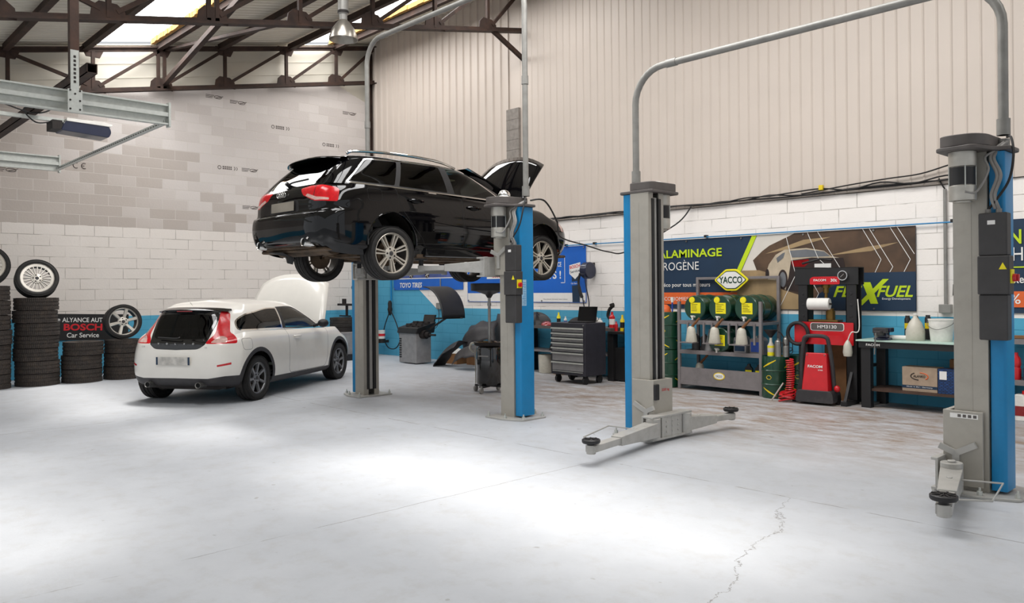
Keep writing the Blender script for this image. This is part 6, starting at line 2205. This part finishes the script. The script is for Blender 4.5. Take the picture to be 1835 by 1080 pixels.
# ------------------------------------------------------------ pipes, cables and reels on the right-hand wall
w = MB().tube([(-15.2, YW - .05, 2.352), (-3.32, YW - .05, 2.34)], .0095, 8)
t = thing('air_line', 'thin blue compressed-air pipe running along the right-hand wall', 'pipe')
w.build('pipe', 'lift_blue', t)
for x in (-14, -10.4, -9.9, -9.2, -6.9, -3.34):
    MB().box(x - .02, x + .02, YW - .07, YW - .002, 2.335, 2.375).build('clip', 'black_plastic', t)
t = thing('wall_cable', 'black cable bundle along the foot of the cladding', 'cable')
random.seed(11)
for q in range(3):
    P = []
    x = -10.6
    while x < -3.2:
        P.append((x, YW - .06 - .01 * q, 2.86 + random.uniform(-.012, .018) + (.03 * q if x > -6.2 else 0) * random.random()))
        x += .4
    P.append((-3.05, YW - .06, 2.88))
    MB().tube(spl(P, 4), .011, 6).build('strand', 'cable', t)
MB().tube(spl([(-5.3, YW - .07, 2.87), (-4.6, YW - .08, 2.93), (-4.1, YW - .09, 2.96), (-3.7, YW - .08, 2.98), (-3.3, YW - .1, 3.06), (-3.1, YW - .1, 3.05)], 6), .01, 6).build('strand', 'cable', t)
for x, z in ((-5.0, 2.93), (-3.28, 3.09)):
    MB().box(x - .03, x + .03, YW - .12, YW - .07, z - .035, z + .035).build('junction', 'yel_stripe', t, bev=.006)
tag(MB().tube(spl([(-6.75, 6.72, 2.62), (-6.68, 6.9, 2.62), (-6.95, 7.4, 2.42), (-7.62, 8.2, 2.28), (-7.85, 9.0, 2.2), (-7.91, 9.6, 2.12), (-7.85, 10.0, 2.14), (-7.28, 10.5, 2.55), (-7.15, 10.75, 2.84)], 8), .011, 6).build('loose_cable', 'cable'), 'black cable sagging from the lift post to the cladding', 'cable')
t = thing('cable_duct', 'grey vertical conduit with socket box on the wall beside the nearest post', 'conduit')
MB().cyl((-3.43, YW - .03, 1.28), (-3.43, YW - .03, 2.76), .022, n=12).build('pipe', 'conduit', t)
MB().box(-3.50, -3.36, YW - .08, YW, 1.20, 1.31).build('socket_box', 'conduit', t, bev=.006)
MB().tube(spl([(-3.43, YW - .03, 2.76), (-3.47, YW - .05, 2.84), (-3.49, YW - .06, 2.90)], 4), .01, 6).build('cable_tail', 'cable', t)
t = thing('air_gun', 'black air gun with a blue hose hung on the wall by the conduit', 'air gun', (-3.30, YW - .035, 0))
MB().box(-.04, .04, -.03, .03, 1.85, 2.05).build('body', 'black_plastic', t, bev=.02)
MB().tube(spl([(0, 0, 1.86), (-.01, -.01, 1.7), (-.03, 0, 1.55)], 5), .011, 6).build('hose', 'lift_blue', t)
MB().cyl((-.03, 0, 1.56), (-.035, 0, 1.42), .016, n=10).build('nozzle', 'black_plastic', t)
t = thing('hose_reel', 'dark blue hose reel on the wall beside the BOSCH banner', 'hose reel', (-9.28, YW - .16, 1.87))
MB().cyl((-.06, 0, .0), (.09, 0, .0), .15, n=28).build('drum', 'navy_plastic', t, bev=.02)
MB().box(-.02, .05, .05, .16, -.1, .14).build('wall_bracket', 'iron', t)
MB().tube(spl([(.05, -.13, -.05), (.08, -.12, -.3), (.08, -.05, -.55), (.02, 0, -.68), (-.07, 0, -.66), (-.1, -.02, -.45)], 7), .011, 6).build('hose', 'navy_plastic', t)
MB().tube(spl([(-.06, -.12, -.05), (-.1, -.12, -.2), (-.07, -.12, -.36), (-.02, -.12, -.48)], 5), [.022] * 8 + [.03] * 8, 8).build('trigger_grip', 'black_plastic', t)
t = thing('wall_socket', 'grey wall socket with a pipe above and a black cord below', 'socket', (-13.72, YW - .03, 1.19))
MB().box(-.07, .07, -.03, .03, -.07, .07).build('box', 'conduit', t, bev=.006)
MB().cyl((.06, 0, .07), (.06, 0, .6), .014, n=10).build('pipe', 'conduit', t)
MB().tube(spl([(.0, -.03, -.05), (.06, -.05, -.2), (.0, -.06, -.45), (-.1, -.2, -.55)], 6), .008, 6).build('cord', 'cable', t)
t = thing('cable_pendant', 'black looped inflator hose hanging from a blue pipe in the corner', 'hose', (-15.5, YW - .10, 0))
MB().cyl((-.02, .05, 1.3), (-.02, .05, 2.33), .022, n=10).build('pipe', 'lift_blue', t)
MB().lathe([(.03, 1.30), (.05, 1.24), (.045, 1.15), (.06, 1.10), (.04, 1.0), (.015, .95)], 14).build('regulator', 'iron', t)
MB().tube(spl([(-.04, 0, 1.0), (-.22, 0, .7), (-.28, 0, .45), (-.1, 0, .2), (.2, 0, .18), (.38, 0, .35), (.34, 0, .6), (.2, 0, .85), (.04, 0, 1.05)], 8), .013, 6).build('hose', 'cable', t)
k = thing('paint_tin', 'white and red tin on a small bracket in the blue corner', 'tin', (-15.72, YW - .2, .40))
MB().lathe([(0, 0), (.09, 0), (.09, .2), (0, .2)], 24).build('tin', 'white', k)
MB().lathe([(.0905, .06), (.0908, .12)], 24).build('band', 'red_print', k)
k = thing('wall_bracket', 'dark bracket holding the tin in the blue corner', 'bracket', (-15.72, YW - .2, .30))
MB().cyl((0, 0, 0), (0, 0, .095), .1, n=24).box(-.02, .02, .08, .2, 0, .06).build('holder', 'iron', k)
